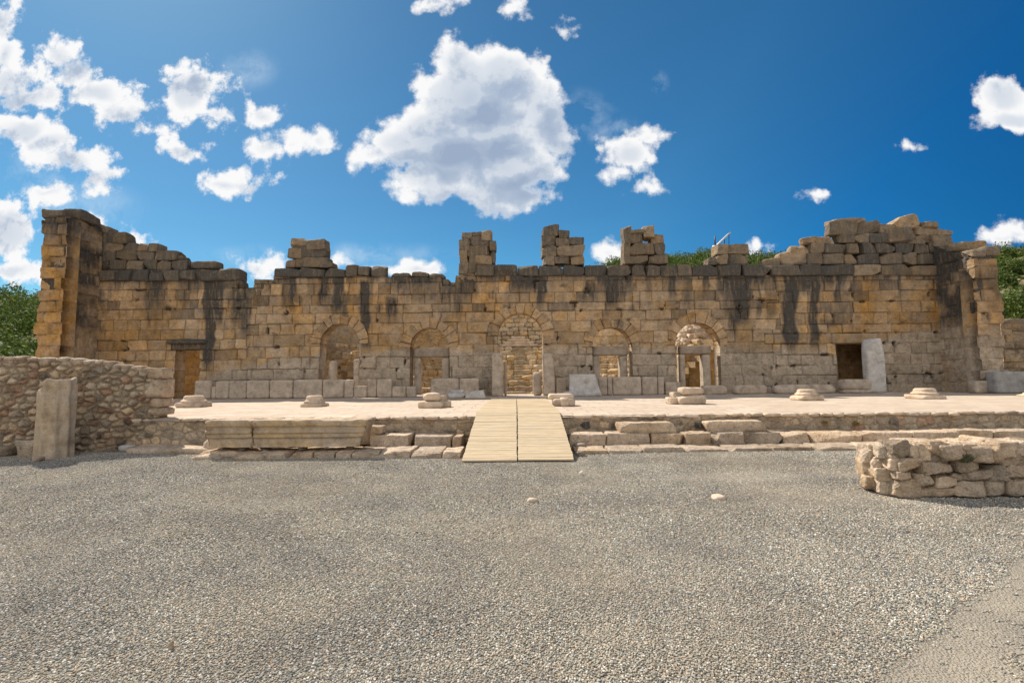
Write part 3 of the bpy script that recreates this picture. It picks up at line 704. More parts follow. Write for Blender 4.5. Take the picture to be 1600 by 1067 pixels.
# arch rings of voussoirs, one part each
for i, a in enumerate(arches):
    cx, cz, R = a; bx = int((2*(R+.8))/RES); x0 = X0+round((cx-R-.8-X0)/RES)*RES; z0 = Z0+round((cz-.1-Z0)/RES)*RES; bz = int((R+.95)/RES)
    Xr, Zr = np.meshgrid(x0+np.arange(bx+1)*RES, z0+np.arange(bz+1)*RES); Xq, Zq = Xr[:-1, :-1]+RES/2, Zr[:-1, :-1]+RES/2
    mk = ring_in(Xq, Zq, a) & ~arch_in(Xq, Zq, a)
    nv = 9 if i != 2 else 10; th = np.arctan2(Zr-cz, Xr-cx); rv = np.random.default_rng(i+3)
    ed = VED[a][0]
    idr = np.searchsorted(ed, th)
    Hr, b2, h2, d2 = masonry(idr, Xr, Zr, RES, 60+i, prot=.018, joint=.06, tilt=.04, rough=.016, edge=2.2, chip=.06)
    px, py = px_of(Xr, Zr)
    sr = .45*sst(.1, .7, n2(px/14, py/30, 1, 3, 41+i))
    relief('arch', M['facade'], FAC, (x0, WY, z0), (1, 0, 0), (0, -1, 0), RES, mk, Hr+.004, .85, np.stack([b2*np.where(d2 < 1, .2, 1), h2, np.clip(sr+np.where(d2 < 1, .5, 0), 0, 1)], -1), np.stack([.15+0*b2, .15+.3*h2, 0*b2], -1))
# lintels of the two square doors
for (xl, xr, zt), px in zip(doors, (290, 1335)):
    A = Acc(); stone(A, ((xl+xr)/2, WY+.39, zt+.275), (xr-xl+.42, .88, .52), k=24, warp=.012, rough=.012, maxn=16, tint=(.5, .4, .75 if px == 290 else .15)); A.build('lintel', M['facade'], FAC)
    if px == 290:
        A = Acc(); stone(A, ((xl+xr)/2, WY-.06, zt+.42), (xr-xl+.75, .3, .2), k=12, warp=.03, rough=.03, tint=(.3, .5, .8)); A.build('door_cornice', M['weathered'], FAC)
# cornice: blocks along the wall head
def run(acc, px0, px1, y0, y1, Y, depth, wmin, wmax, stain=(.3, .8), jit=2.0, **kw):
    x = px0
    while x < px1-4:
        w_ = min(rnd(wmin, wmax), px1-x)
        if px1-(x+w_) < wmin*.5: w_ = px1-x
        pstone(acc, (x, y0+rnd(-jit, jit)*.6, x+w_-.4, y1+.6), Y+rnd(-.05, .05), depth, k=rnd(12, 24), warp=.03, rough=.035, chip=.14, seg=.06, tint=(rnd(.2, .8), rnd(0, 1), min(1, rnd(*stain)+.12)), **kw)
        x += w_
A = Acc()
run(A, 150, 345, 422, 438, WY-.16, .9, 22, 38, (.5, .95), .8)
pstone(A, (336, 418, 373, 438), WY-.18, .9, k=7, warp=.04, rough=.05, chip=.2, tint=(.4, .4, .7)); pstone(A, (345, 437, 375.5, 451), WY-.05, .85, k=6, warp=.05, rough=.05, chip=.25, tint=(.4, .6, .6))
A.build('cornice', M['weathered'], FAC, smooth=False); A = Acc()
run(A, 427, 538, 418, 432, WY-.12, .95, 36, 60, (.6, .95), .8)
for r in ((539, 413, 558, 432.5), (558, 415, 578, 432.5), (579, 414, 602.5, 433)): pstone(A, r, WY-.05, .9, k=9, warp=.025, rough=.03, chip=.12, tint=(rnd(.4, .6), rnd(0, 1), .6))
A.build('cornice', M['weathered'], FAC, smooth=False); A = Acc()
pstone(A, (397, 436.5, 412, 452), WY-.03, .9, k=10, warp=.03, rough=.03, chip=.1, tint=(.4, .4, .8))
A.build('cornice', M['weathered'], FAC, smooth=False); A = Acc()
run(A, 744, 1205, 413.5, 430.5, WY-.08, .95, 20, 42, (.45, .9), 1.4)
run(A, 1205, 1335, 412.5, 429.5, WY-.10, .95, 28, 50, (.5, .9), .8); run(A, 1335, 1378, 412.5, 429.5, WY-.10, .95, 40, 50, (.0, .1), .8); run(A, 1378, 1468, 412.5, 429.5, WY-.10, .95, 28, 50, (.2, .7), .8)
A.build('cornice', M['weathered'], FAC, smooth=False)
# upper masonry, set a little behind the cornice
A = Acc()
for (a_, b_, y0, y1, wm, wx) in ((150, 293, 406, 422, 18, 32), (157, 277, 391, 406, 20, 36), (163, 247, 380, 392, 15, 30), (131, 196, 362, 380, 14, 30), (134, 168, 353, 363, 14, 20), (134, 165, 376, 408, 15, 16)):
    run(A, a_, b_, y0, y1, WY+.12, .8, wm, wx, (.15, .6), 1.5)
for r in ((296, 406.5, 338, 421), (275, 399, 284, 406)): pstone(A, r, WY+.1, .8, k=5, warp=.05, rough=.05, chip=.2, tint=(.35, .5, .6))
A.build('upper_masonry', M['weathered'], FAC, smooth=False); A = Acc()
for r in ((610, 426, 640, 434), (640, 424, 670, 434), (670, 427, 694, 437), (690, 436, 702, 448), (702, 440, 714, 449)): pstone(A, r, WY+.1, .7, k=4.5, warp=.08, rough=.06, chip=.25, tint=(.4, .5, .5))
A.build('upper_masonry', M['weathered'], FAC, smooth=False)
A = Acc()
for (a_, b_, y0, y1, wm, wx) in ((1262, 1470, 395, 412.5, 20, 38), (1267, 1466, 378.5, 395, 20, 36), (1310, 1432, 364, 378.5, 24, 40)):
    run(A, a_, b_, y0, y1, WY+.08, .9, wm, wx, (.1, .9), 1.0)
for r, t_ in (((1257, 369, 1302, 380), .1), ((1300, 345, 1342, 366), .5), ((1336, 346, 1376, 364), .6), ((1303, 340, 1360, 349), .3), ((1376, 350, 1400, 366), .3), ((1386, 356, 1432, 378), .6),
              ((1428, 355, 1490, 368), .3), ((1443, 345, 1470, 356), .3), ((1459, 366, 1493, 386), .4), ((1432, 366, 1462, 380), .5), ((1420, 372, 1446, 381), .5), ((1465, 384, 1500, 402), .6), ((1464, 400, 1500, 420), .8)):
    pstone(A, r, WY+rnd(-.1, .2), rnd(.6, 1), k=rnd(10, 16), warp=.10, rough=.06, chip=.2, cuts=6, seg=.06, maxn=16, tint=(rnd(.5, .9), rnd(0, 1), t_), tilt=(0, rnd(-.1, .1)))
pstone(A, (1398, 336, 1443, 360), WY+.1, .8, k=5, warp=.12, rough=.05, chip=.15, tint=(.95, .6, 0), tilt=(0, -.25))
A.build('upper_masonry', M['weathered'], FAC, smooth=False)
# piers standing on the wall head
PIERS = [
 [(444, 405, 461, 417.5), (461, 402, 474, 417.5), (474, 402, 512, 417.5), (449, 385, 470, 403), (468, 385, 508, 403), (453, 371, 481, 386), (479, 372, 507, 390), (506, 408, 519, 417)],
 [(711, 427, 746, 447), (716, 408, 736, 428), (742, 413, 778, 430.5), (743, 399, 768, 414), (717, 390, 730, 409), (727, 383, 767, 400), (766, 392, 773.5, 413), (716, 371, 736, 391), (736, 366, 766, 384), (765, 376, 775, 392), (721, 361, 738, 373), (736, 362, 756, 369), (751, 359, 769, 376), (730, 398, 745, 430)],
 [(846, 384, 869, 400), (869, 382, 913, 399), (847, 398, 866, 414), (865, 398, 892, 414), (892, 397, 913, 414), (846, 368, 868, 385), (868, 371, 890, 384), (887, 370, 912, 382.5), (848, 350, 874, 369), (873, 360, 890, 373)],
 [(974, 379, 985, 412), (983, 379, 1023, 397), (1023, 380, 1041, 398), (975, 396, 1014, 412.5), (1013, 397, 1044, 412.5), (983, 363, 1005, 380), (1018, 365, 1038, 381), (974, 351, 987, 380), (1006, 351, 1023, 372), (985, 358, 1010, 365)],
 [(1119, 381, 1138, 397), (1136, 380, 1170, 397), (1120, 397, 1139, 414), (1138, 396, 1169, 414), (1107, 401, 1121, 414)]]
for pi, rs in enumerate(PIERS):
    A = Acc()
    for r in rs: pstone(A, r, WY+rnd(0, .12), rnd(.75, .95), k=rnd(12, 22), warp=.05, rough=.05, chip=.2, seg=.06, maxn=14, tint=(rnd(.3, .8), rnd(0, 1), rnd(.15, .75)))
    A.build('pier', M['weathered'], FAC, smooth=False)

# wings at both ends: inner side face and front face
WT = 2.05
def wing(sgn, xi, ztop, seedk, outw=1.25):
    n_w = int(WT/RES); n_h = int((max(ztop, zpx(356, 150) if sgn < 0 else zpx(388, 1471))+.3-Z0)/RES)
    a, b = np.meshgrid(np.arange(n_w+1)*RES, Z0+np.arange(n_h+1)*RES)
    zc = np.arange(Z0, ztop+1, .545)+.1
    # side face: u runs towards the camera
    ids = ashlar_ids(a, b, zc, .6, 1.2, seedk)
    Hs, b2, h2, d2 = masonry(ids, a, b, RES, seedk, prot=.03, joint=.06, rough=.025, edge=2, chip=.07)
    zb_ = zpx(356, 150) if sgn < 0 else zpx(388, 1471)
    top = zb_+(ztop-zb_)*a[:-1, :-1]/WT+n2(a[:-1, :-1], b[:-1, :-1]*0, 1.5, 2, 4)*.12
    mk = b[:-1, :-1] < top
    hi = sst(TZ+2.2, TZ+4.2, b+n2(a, b, .8, 3, 6)*.8)
    st = (.9 if sgn < 0 else .88)*hi*sst(-.6, .1 if sgn > 0 else .5, n2(a, b, 1.0, 4, seedk+1)+.1)
    pl = (1-hi)*(.85 if sgn > 0 else .25)
    orr = .3*sst(0, .5, n2(a, b, .7, 3, 9))*(1-hi)
    relief('wing_side', M['facade'], FAC, (xi, WY+.02, Z0), (0, -1, 0), (-sgn, 0, 0), RES, mk, Hs-.02, outw-.1, np.stack([b2, h2, st], -1), np.stack([pl, orr, 0*pl], -1))
    # front face
    n_w = int((outw+.06)/RES); n_h = int((ztop-Z0)/RES); a, b = np.meshgrid(np.arange(n_w+1)*RES, Z0+np.arange(n_h+1)*RES)
    ids = ashlar_ids(a, b, zc+.02, .45, 1.0, seedk+20)
    Hs, b2, h2, d2 = masonry(ids, a, b, RES, seedk+20, prot=.06, joint=.10, tilt=.08, rough=.03, edge=2.6, chip=.13)
    zz = b[:-1, :-1]; ed = n2(zz/.5, 0*zz, 1.0, 2, 7)*.10
    aa = a[:-1, :-1] if sgn > 0 else outw-a[:-1, :-1]
    mk = (aa < outw-.08+np.round(ed/.05)*.05)
    if sgn > 0: mk &= zz < ztop-.15
    hi = sst(TZ+2.0, TZ+3.6, b+.5*n2(a, b, .8, 3, 6))
    if sgn < 0: st = .75*sst(zpx(400, 75, WY-WT), zpx(345, 75, WY-WT), b); orr = .75*sst(-.35, .45, n2(a, b, .9, 3, 70)+.25)*(1-st); pl = 0*st
    else: st = .55*hi*sst(-.2, .5, n2(a, b, .8, 3, 71)); orr = .3*hi; pl = .8*(1-hi)
    x0 = xi if sgn > 0 else xi-outw
    relief('wing_front', M['facade'], FAC, (x0, WY-WT-.03, Z0), (1, 0, 0), (0, -1, 0), RES, mk, Hs, .75, np.stack([b2, h2, st], -1), np.stack([pl, orr, 0*pl], -1))
wing(-1, XL, zpx(340, 75, WY-WT), 101, 1.22)
wing(1, XR, zpx(400, 1545, WY-WT), 131, 1.22)
A = Acc()
YF = WY-WT
pstone(A, (63, 325, 97, 342), YF-.02, 1.2, k=10, warp=.03, rough=.03, chip=.1, tint=(.5, .4, .5)); pstone(A, (95, 325, 126, 342), YF+.5, 1.3, k=8, warp=.05, rough=.04, chip=.15, tint=(.45, .5, .65))
pstone(A, (122, 347, 150, 364), WY-.1, .9, k=6, warp=.05, rough=.05, chip=.2, tint=(.45, .5, .6)); pstone(A, (128, 362, 158, 400), WY+.05, .9, k=9, warp=.04, rough=.05, chip=.1, tint=(.45, .5, .5)); pstone(A, (128, 398, 158, 424), WY+.03, .9, k=9, warp=.04, rough=.05, chip=.1, tint=(.5, .4, .5))
A.build('wing_capping', M['weathered'], FAC, smooth=False)
A = Acc()
for r, tt in (((1520, 386, 1543, 402), .35), ((1541, 383, 1564, 400), .45)):
    pstone(A, r, YF+rnd(0, .2), 1.1, k=8, warp=.06, rough=.04, chip=.15, tint=(.65, rnd(0, 1), tt), tilt=(0, -.06))
for r, tt, yo in (((1492, 377, 1546, 391), .1, .85), ((1494, 389, 1522, 404), .3, .7), ((1486, 392, 1506, 408), .5, .2)):
    pstone(A, r, WY-yo, 1.0, k=12, warp=.07, rough=.05, chip=.2, cuts=5, tint=(.65, rnd(0, 1), tt), tilt=(0, -.05))
A.build('wing_capping', M['weathered'], FAC, smooth=False)

# inner stone frames in the arched doorways
def block(A, x0, x1, z0, z1, Y, dep, **kw):
    kw.setdefault('k', 20); kw.setdefault('warp', .008); kw.setdefault('rough', .008)
    stone(A, ((x0+x1)/2, Y+dep/2, (z0+z1)/2), (x1-x0, dep, z1-z0), **kw)
def frame_part(name, rects, Y, dep, tint=(.5, .5, 0), mat='facade'):
    for r in rects:
        A = Acc(); x0, x1, z0, z1 = pbox(*r, Y); block(A, x0, x1, z0, z1, Y, dep, tint=tint); A.build(name, M[mat], FAC)
YJ = WY+.30
frame_part('door_jamb', [(513, 564, 522, 617), (552, 561, 562, 617)], YJ, .5, (.55, .7, 0), 'pale')
frame_part('door_jamb', [(647, 558, 657, 617), (690, 558, 702, 617)], YJ, .5, (.3, .8, 0), 'pale'); frame_part('lintel', [(646, 543, 703, 558)], YJ-.03, .55, (.2, .3, .15), 'pale')
frame_part('door_jamb', [(926, 555.5, 938, 617), (969, 555.5, 981, 617)], YJ, .5, (.3, .7, 0), 'pale'); frame_part('lintel', [(925.5, 541, 981.5, 555.5)], YJ-.03, .55, (.2, .3, .1), 'pale')
frame_part('door_jamb', [(1063, 553, 1071, 617), (1099, 553, 1111, 617)], YJ, .5, (.35, .7, 0), 'pale'); frame_part('lintel', [(1062, 540, 1112, 553)], YJ-.03, .55, (.2, .3, .1), 'pale')
# tall door posts standing free in front of the central arch
def single(name, r, Y, dep, label, cat, group=None, mat='pale', zb=TZ, **kw):
    A = Acc(); x0, x1, z0, z1 = pbox(*r, Y); z0 = zb
    kw.setdefault('k', 16); kw.setdefault('warp', .012); kw.setdefault('rough', .012); kw.setdefault('maxn', 18); kw.setdefault('tint', (.5, .5, 0))
    stone(A, ((x0+x1)/2, Y+dep/2, (z0+z1)/2), (x1-x0, dep, z1-z0), **kw)
    return A.thing(name, M[mat], label, cat, group)
JG = 'stone door posts of the central doorway'
single('door_post', (768, 551, 786.5, 622), 24.1, .55, 'tall pale stone post on the left of the central doorway with broken top', 'door post', JG, chip=.12, k=11)
single('door_post', (787.5, 566, 791.5, 622), 24.45, .4, 'narrow darker post edge just right of the left central door post', 'door post', JG, tint=(.2, .6, 0))
single('door_post', (848.5, 552, 867.5, 623), 24.1, .55, 'tall pale stone post on the right of the central doorway with rounded top', 'door post', JG, chip=.12, k=9)
single('door_post', (833, 581, 846.5, 622), 24.5, .4, 'short broken post inside the right of the central doorway', 'door post', JG, tint=(.35, .6, 0), k=9, chip=.1)
single('standing_slab', (1356, 529, 1384.5, 614), 24.0, .42, 'tall upright grey stone slab leaning beside the dark square doorway on the right', 'stone slab', None, mat='white', k=12, warp=.03, rough=.02, chip=.1, tint=(.5, 1, 0))

# ------------------------------------------------------------------ seating and walls behind the doorways
FLOORZ = .45
CAV = empty('theatre_seating', (0, 30, FLOORZ), 'curved tiers of broken stone seats seen through the doorways behind the stage building', 'seating')
CYc, R0, RISE, TREAD, NR = 21.5, 8.6, .345, .56, 10
A = Acc()
def arc_row(A, rad0, rad1, z0, z1, th0, th1, n, seed):
    r = np.random.default_rng(seed); th = th0; 
    while th < th1:
        d = r.uniform(.4, .9)/rad0; t2 = min(th+d, th1); m = (th+t2)/2
        if not (abs(rad0*math.sin(m)-.15) < .42):      # the stairway stays open
            cx, cy = rad0*math.sin(m), CYc+rad0*math.cos(m)
            wd = (t2-th)*rad0-.015; dep = rad1-rad0+.12
            q = np.array([math.sin(m), math.cos(m)]); c = (cx+q[0]*dep/2, cy+q[1]*dep/2, (z0+z1)/2+r.uniform(-.012, .012))
            stone(A, c, (wd, dep, z1-z0), rot=-m, k=9, warp=.03, rough=.05, chip=.22, seg=.16, maxn=7, tint=(r.uniform(.3, .9), r.random(), 0))
        th = t2
for k in range(NR):
    rad = R0+k*TREAD; arc_row(A, rad, rad+TREAD, FLOORZ+k*RISE-.05, FLOORZ+(k+1)*RISE, -.95, .95, 0, 200+k)
A.build('seat_rows', M['cavea'], CAV, smooth=False)
A = Acc(); pts = [(R0+.1, FLOORZ-.3)]
for k in range(NR): pts += [(R0+.1+k*TREAD, FLOORZ+(k+1)*RISE-.06), (R0+.1+(k+1)*TREAD, FLOORZ+(k+1)*RISE-.05)]
pts += [(R0+NR*TREAD+.75, FLOORZ+NR*RISE-.05), (R0+NR*TREAD+1.7, FLOORZ+NR*RISE+3.2), (R0+NR*TREAD+5, FLOORZ+NR*RISE+3.3)]
th = np.linspace(-1.05, 1.05, 60); V = np.array([(r*math.sin(t), CYc+r*math.cos(t), z) for r, z in pts for t in th]); i, j = np.meshgrid(np.arange(len(pts)-1), np.arange(59), indexing='ij')
A.add(V, np.stack([i*60+j, i*60+j+1, (i+1)*60+j+1, (i+1)*60+j], -1).reshape(-1, 4)[:, ::-1], tint=(.35, .5, .1)); A.build('core', M['cavea'], CAV, smooth=False)
A = Acc()
for k in range(NR*2):                     # stairway
    y = CYc+R0-.02+k*TREAD/2; z = FLOORZ+(k+1)*RISE/2
    stone(A, (.15, y+.35, z-RISE/4-.2), (.80, .7, RISE/2+.4), k=12, warp=.02, rough=.02, seg=.15, maxn=6, tint=(rnd(.2, .5), .6, .1))
A.build('stairway', M['cavea'], CAV)
ZD = FLOORZ+NR*RISE; RD = R0+NR*TREAD
A = Acc()
for k in range(9):                        # wall of small rough courses above the seats
    rad = RD+.55+k*.12; z0 = ZD-.1+k*.34; r = np.random.default_rng(300+k); th = -.75
    while th < .75:
        d = r.uniform(.3, .9)/rad; m = th+d/2; q = (math.sin(m), math.cos(m))
        stone(A, (q[0]*(rad+.3), CYc+q[1]*(rad+.3), z0+.17), (d*rad-.02, .7, .33), rot=-m, k=8, warp=.05, rough=.06, chip=.2, seg=.16, maxn=5, tint=(r.uniform(.3, .9), r.random(), 0)); th += d
A.build('upper_wall', M['cavea'], CAV, smooth=False)
A = Acc()                                  # stepped panel over the stairway
for k, wd in enumerate((2.9, 2.3, 1.7, 1.0)):
    stone(A, (.1, CYc+RD+.02, ZD+.02+k*.19+.1), (wd, .5, .2), k=14, warp=.01, rough=.015, seg=.2, tint=(.75, .9, 0))
A.build('stepped_panel', M['pale'], CAV)
A = Acc(); P, Q = cube_grid(40, 12, 1); A.add(P*[20.5, 2.4, .1]+[0, 28.2, FLOORZ-.1], Q); A.build('orchestra_floor', M['paving'], CAV, smooth=False)  # floor widened behind the facade to bounce light through the arches

def voronoi_ids(X, Z, n, seed, asp=1.4, x0=None, jitter=.5):
    r = np.random.default_rng(seed); w_, h_ = X.max()-X.min(), Z.max()-Z.min()
    cell = math.sqrt(w_*h_/n); cw, chh = cell*math.sqrt(asp), cell/math.sqrt(asp)
    ni, nj = int(w_/cw)+4, int(h_/chh)+4
    sx_ = (np.arange(ni)[None]-1.5+((np.arange(nj) % 2)*.5)[:, None]+r.uniform(-jitter, jitter, (nj, ni)))*cw+X.min()
    sz_ = (np.arange(nj)[:, None]-1.5+r.uniform(-jitter*.75, jitter*.75, (nj, ni)))*chh+Z.min()
    wt = r.uniform(-.35, .35, (nj, ni))*cell*cell*.55
    Xw = X+n2(X, Z, 5/cell*.3, 2, seed)*cell*.10; Zw = Z+n2(X, Z, 5/cell*.3, 2, seed+1)*cell*.10
    bi = np.clip(((Xw-X.min())/cw+1.5).round().astype(int), 0, ni-1); bj = np.clip(((Zw-Z.min())/chh+1.5).round().astype(int), 0, nj-1)
    best = np.full(X.shape, 1e9); ID = np.zeros(X.shape, int)
    for dj in (-2, -1, 0, 1, 2):
        for di in (-2, -1, 0, 1, 2):
            ii = np.clip(bi+di, 0, ni-1); jj = np.clip(bj+dj, 0, nj-1)
            d = ((Xw-sx_[jj, ii])/math.sqrt(asp))**2+((Zw-sz_[jj, ii])*math.sqrt(asp))**2-wt[jj, ii]
            m = d < best; best[m] = d[m]; ID[m] = (jj*ni+ii)[m]
    return ID
def rubble_relief(name, parent, P0, P1, z0, z1, thick, n, seed, res=.015, top=None, amp=1., mat='rubble', asp=1.4, mort=.05, tone=(.15, .3)):
    """rubble masonry face from P0 to P1 (xy); the face looks to the left-hand normal towards the camera"""
    P0, P1 = np.array(P0, float), np.array(P1, float); L = np.linalg.norm(P1-P0); U = (P1-P0)/L
    N = np.array([U[1], -U[0]])
    nu_, nv_ = int(L/res), int((z1-z0)/res)
    X, Z = np.meshgrid(np.arange(nu_+1)*res, z0+np.arange(nv_+1)*res)
    _, ID_ = np.unique(voronoi_ids(X, Z, n, seed, asp), return_inverse=True); ID_ = ID_.reshape(X.shape)
    r = np.random.default_rng(seed); mx = ID_.max()+1
    cell = math.sqrt(L*(z1-z0)/n); nd = max(4, int(cell/res*.42)); d = edge_dist(ID_, nd)
    dome = np.sqrt(np.clip(1-(1-np.clip((d-1.1)/(nd*.8), 0, 1))**2, 0, 1))
    hp = r.uniform(.35, 1.0, mx)
    Hh = (dome*hp[ID_]*mort*amp*1.5+n2(X, Z, 9, 4, seed+3)*.012*amp+n2(X, Z, 1.3, 2, seed+4)*.02+r.normal(0, .03, mx)[ID_]*(X-X.mean())*0)
    gap = d < 1.7
    b2 = np.clip(r.normal(.5, .22, mx), 0, 1)[ID_]; h2 = r.random(mx)[ID_]
    b2 = np.where(gap, .40, b2); dark = np.where(r.random(mx) < .10, r.uniform(.4, .8, mx), 0)[ID_]; dark = np.where(gap, .05, dark)
    o2 = np.where(r.random(mx) < tone[0], r.uniform(.4, .9, mx), 0)[ID_]; p2 = np.where(gap, .8, np.where(r.random(mx) < tone[1], .5, 0)[ID_])
    mk = np.ones((nv_, nu_), bool)
    if top is not None: mk = Z[:-1, :-1] < top(X[:-1, :-1], Z[:-1, :-1])
    return relief(name, M[mat], parent, (P0[0], P0[1], z0), (U[0], U[1], 0), (N[0], N[1], 0), res, mk, Hh, thick, np.stack([b2, h2, dark], -1), np.stack([p2, o2, 0*p2], -1))

# walls seen through the outer doorways
def xa_(px, Y): return at(px, 560, Y)[0]
o = empty('back_wall', (xa_(535, 28), 28, FLOORZ), 'ochre rubble wall with pale ledge seen through the leftmost arched doorway', 'wall', 'walls behind the stage building')
rubble_relief('masonry', o, (xa_(500, 28), 28), (xa_(575, 28), 28), FLOORZ, zpx(561, 540, 28), .5, 170, 71, .03, None, 1, 'ochre', mort=.06)
A = Acc(); run(A, 498, 578, 548, 562, 28.6, .9, 9, 18, (0, .1)); A.build('ledge', M['cavea'], o)
o = empty('back_wall', (xa_(533, 33), 33, FLOORZ), 'brown rubble wall filling the top of the leftmost arch', 'wall', 'walls behind the stage building')
rubble_relief('masonry', o, (xa_(480, 33)-.5, 33), (xa_(600, 33), 33), FLOORZ, zpx(484, 540, 33), .8, 420, 72, .04, None, 1, 'rubble')
o = empty('back_wall', (xa_(672, 31.5), 31.5, FLOORZ), 'wall of small squared rubble seen above the second doorway lintel', 'wall', 'walls behind the stage building')
rubble_relief('masonry', o, (xa_(628, 31.5), 31.5), (xa_(716, 31.5), 31.5), zpx(620, 672, 31.5), zpx(500, 672, 31.5), .8, 520, 73, .03, None, 1.6, 'cavea', asp=2.2)
# ochre ashlar room behind the right-hand arch and the two square doors
def ash_wall(parent, name, xa0, xb0, Y, z0, z1, seed, mat, h=.5, w=(.5, 1.0), st=0., thick=.6, **kw):
    res = .03; X, Z = np.meshgrid(xa0+np.arange(int((xb0-xa0)/res)+1)*res, z0+np.arange(int((z1-z0)/res)+1)*res)
    ids = ashlar_ids(X, Z, np.arange(z0, z1+h, h)+.02, w[0], w[1], seed); Hh, b2, h2, d2 = masonry(ids, X, Z, res, seed, n=5, **kw)
    return relief(name, M[mat], parent, (xa0, Y, z0), (1, 0, 0), (0, -1, 0), res, np.ones((X.shape[0]-1, X.shape[1]-1), bool), Hh, thick, np.stack([b2, h2, 0*b2+st], -1), np.stack([0*b2, 0*b2+.3, 0*b2], -1))
o = empty('back_wall', (xa_(1088, 28.2), 28.2, FLOORZ), 'golden ashlar wall seen through the rightmost arched doorway', 'wall', 'walls behind the stage building')
ash_wall(o, 'masonry', xa_(1052, 28.2), xa_(1122, 28.2), 28.2, FLOORZ, zpx(546, 1088, 28.2), 81, 'ochre')
for (l, r), lab, mt, st in (((262, 318), 'ochre ashlar inner wall seen through the square doorway on the left', 'ochre', .25), ((1296, 1362), 'shaded grey ashlar inner wall seen through the square doorway on the right', 'facade', .0)):
    o = empty('back_wall', (xa_((l+r)/2, 27.3), 27.3, FLOORZ), lab, 'wall', 'walls behind the stage building')
    ash_wall(o, 'masonry', xa_(l, 27.3), xa_(r+4, 27.3), 27.3, FLOORZ, 4.2, 83+l, mt, st=st)
    if l > 800:
        A = Acc(); block(A, xa_(l, 26.6)-.9, xa_(r, 26.6)+.9, 4.3, 4.6, 25.9, 1.8, tint=(.4, .5, .2)); A.build('roof_slab', M['weathered'], o)
        A = Acc(); block(A, xa_(l-3, 26.6)-.2, xa_(l-3, 26.6)+.1, FLOORZ, 4.25, 25.9, 1.4, tint=(.4, .5, .2)); block(A, xa_(r, 26.6)+.3, xa_(r, 26.6)+.6, FLOORZ, 4.25, 25.9, 1.4, tint=(.4, .5, .2)); A.build('side_wall', M['facade'], o)
A = Acc()                                 # heap of pale rubble behind the right-hand arches
for k in range(330):
    px = rnd(1040, 1125); t = rnd(0, 1); py = 541-(1-abs((px-1085)/48)**1.3)*48*t; Y = 29.9+1.8*t
    c = at(px, py, Y); s = rnd(.12, .5)
    stone(A, c, (s*1.3, s, s*.75), rot=rnd(0, 3), k=10, warp=.12, rough=.05, seg=.1, maxn=6, chip=.2, cuts=5, tint=(rnd(.5, 1), rnd(0, 1), 0))
A.thing('rubble_heap', M['pale'], 'sloping heap of pale broken rubble filling the top of the rightmost arch', 'rubble')
o = empty('back_wall', (xa_(957, 34), 34, FLOORZ), 'smooth buff wall with eroded pale foot seen in the fourth arch above its lintel', 'wall', 'walls behind the stage building')
ash_wall(o, 'masonry', xa_(915, 34), xa_(1000, 34), 34, 1.5, zpx(498, 957, 34), 91, 'cavea', h=.6, w=(1, 2))

# ------------------------------------------------------------------ terrace with its steps
TER = empty('stone_terrace', (0, EDGE, 0), 'long raised stone terrace with rough stone steps in front of the ruin', 'terrace')
gxs = np.arange(-30, 34.1, .5); gys = np.concatenate([[EDGE-.04, EDGE+.10], np.arange(12.6, 26.6, .5), [27.5]])
GX, GY = np.meshgrid(gxs, gys); GZ = TZ+n2(GX, GY, .7, 3, 33)*.010
GZ[0] -= .05
GY[0] += n2(GX[0], GX[0]*0, 1.3, 3, 4)*.10
V = np.stack([GX, GY, GZ], -1).reshape(-1, 3); nn = len(gxs); i0 = (np.arange(len(gys)-1)[:, None]*nn+np.arange(nn-1)[None]).ravel()
pv = mesh_obj('paving', V, np.stack([i0, i0+1, i0+nn+1, i0+nn], 1), M['paving'], TER, loc=TER.location)
XT0 = gnd(150, 660, TZ)[0]
rubble_relief('retaining_wall', TER, (XT0-2, EDGE), (34, EDGE), .05, TZ-.012, .3, 720, 21, .016, lambda x, z: TZ-.02-.09*sst(.1, .6, n2(x, z*0, 1.1, 3, 5)), .45, 'rubble', asp=1.3, mort=.03, tone=(.08, .45))
A = Acc(); x = XT0-1.5                        # broken rim stones
while x < 22:
    wd = rnd(.2, .55)
    if -1.25 < x+wd/2 < 1.3:
        if A.n and x < 0: A.build('rim_stones', M['pale'], TER); A = Acc(); A_done = 1
    else:
        stone(A, (x+wd/2, EDGE+.10+rnd(-.03, .03), TZ-.045+rnd(-.02, .006)), (wd*.98, rnd(.26, .36), .09), k=6, warp=.07, rough=.03, chip=.25, tint=(rnd(.6, 1), rnd(0, 1), 0))
    x += wd
A.build('rim_stones', M['pale'], TER)
# steps: every stone its own part
SS = []
def step_row(px0, px1, d, ztop, zbot, dep, wmin, wmax, gaps=(), zj=.02, yj=.06, **kw):
    x = at(px0, 690, d)[0]; xe = at(px1, 690, d)[0]
    while x < xe-.15:
        wd = min(rnd(wmin, wmax), xe-x); m = x+wd/2
        if not any(g0 < m < g1 for g0, g1 in gaps):
            A = Acc(); zt = ztop+rnd(-zj, zj)
            stone(A, (m, d+dep/2+rnd(-yj, yj), (zt+zbot)/2), (wd-.02, dep, zt-zbot), rot=rnd(-.02, .02), k=rnd(16, 26), warp=.035, rough=.03, chip=.16, cuts=3, seg=.035, maxn=28, freq=5, tint=(rnd(.25, .85), rnd(0, 1), 0))
            o = A.build('step_stone', M['step'], TER, smooth=False); SS.append(o)
        x += wd
RG = (-1.16, 1.2)
step_row(332, 722, 11.45, .335, .0, .75, .5, 1.1, gaps=[(at(325, 690, 11.4)[0], at(560, 690, 11.4)[0])])
step_row(889, 1640, 11.45, .335, .0, .75, .55, 1.25)
step_row(395, 722, 10.55, .115, -.1, .95, .35, .75, zj=.012)
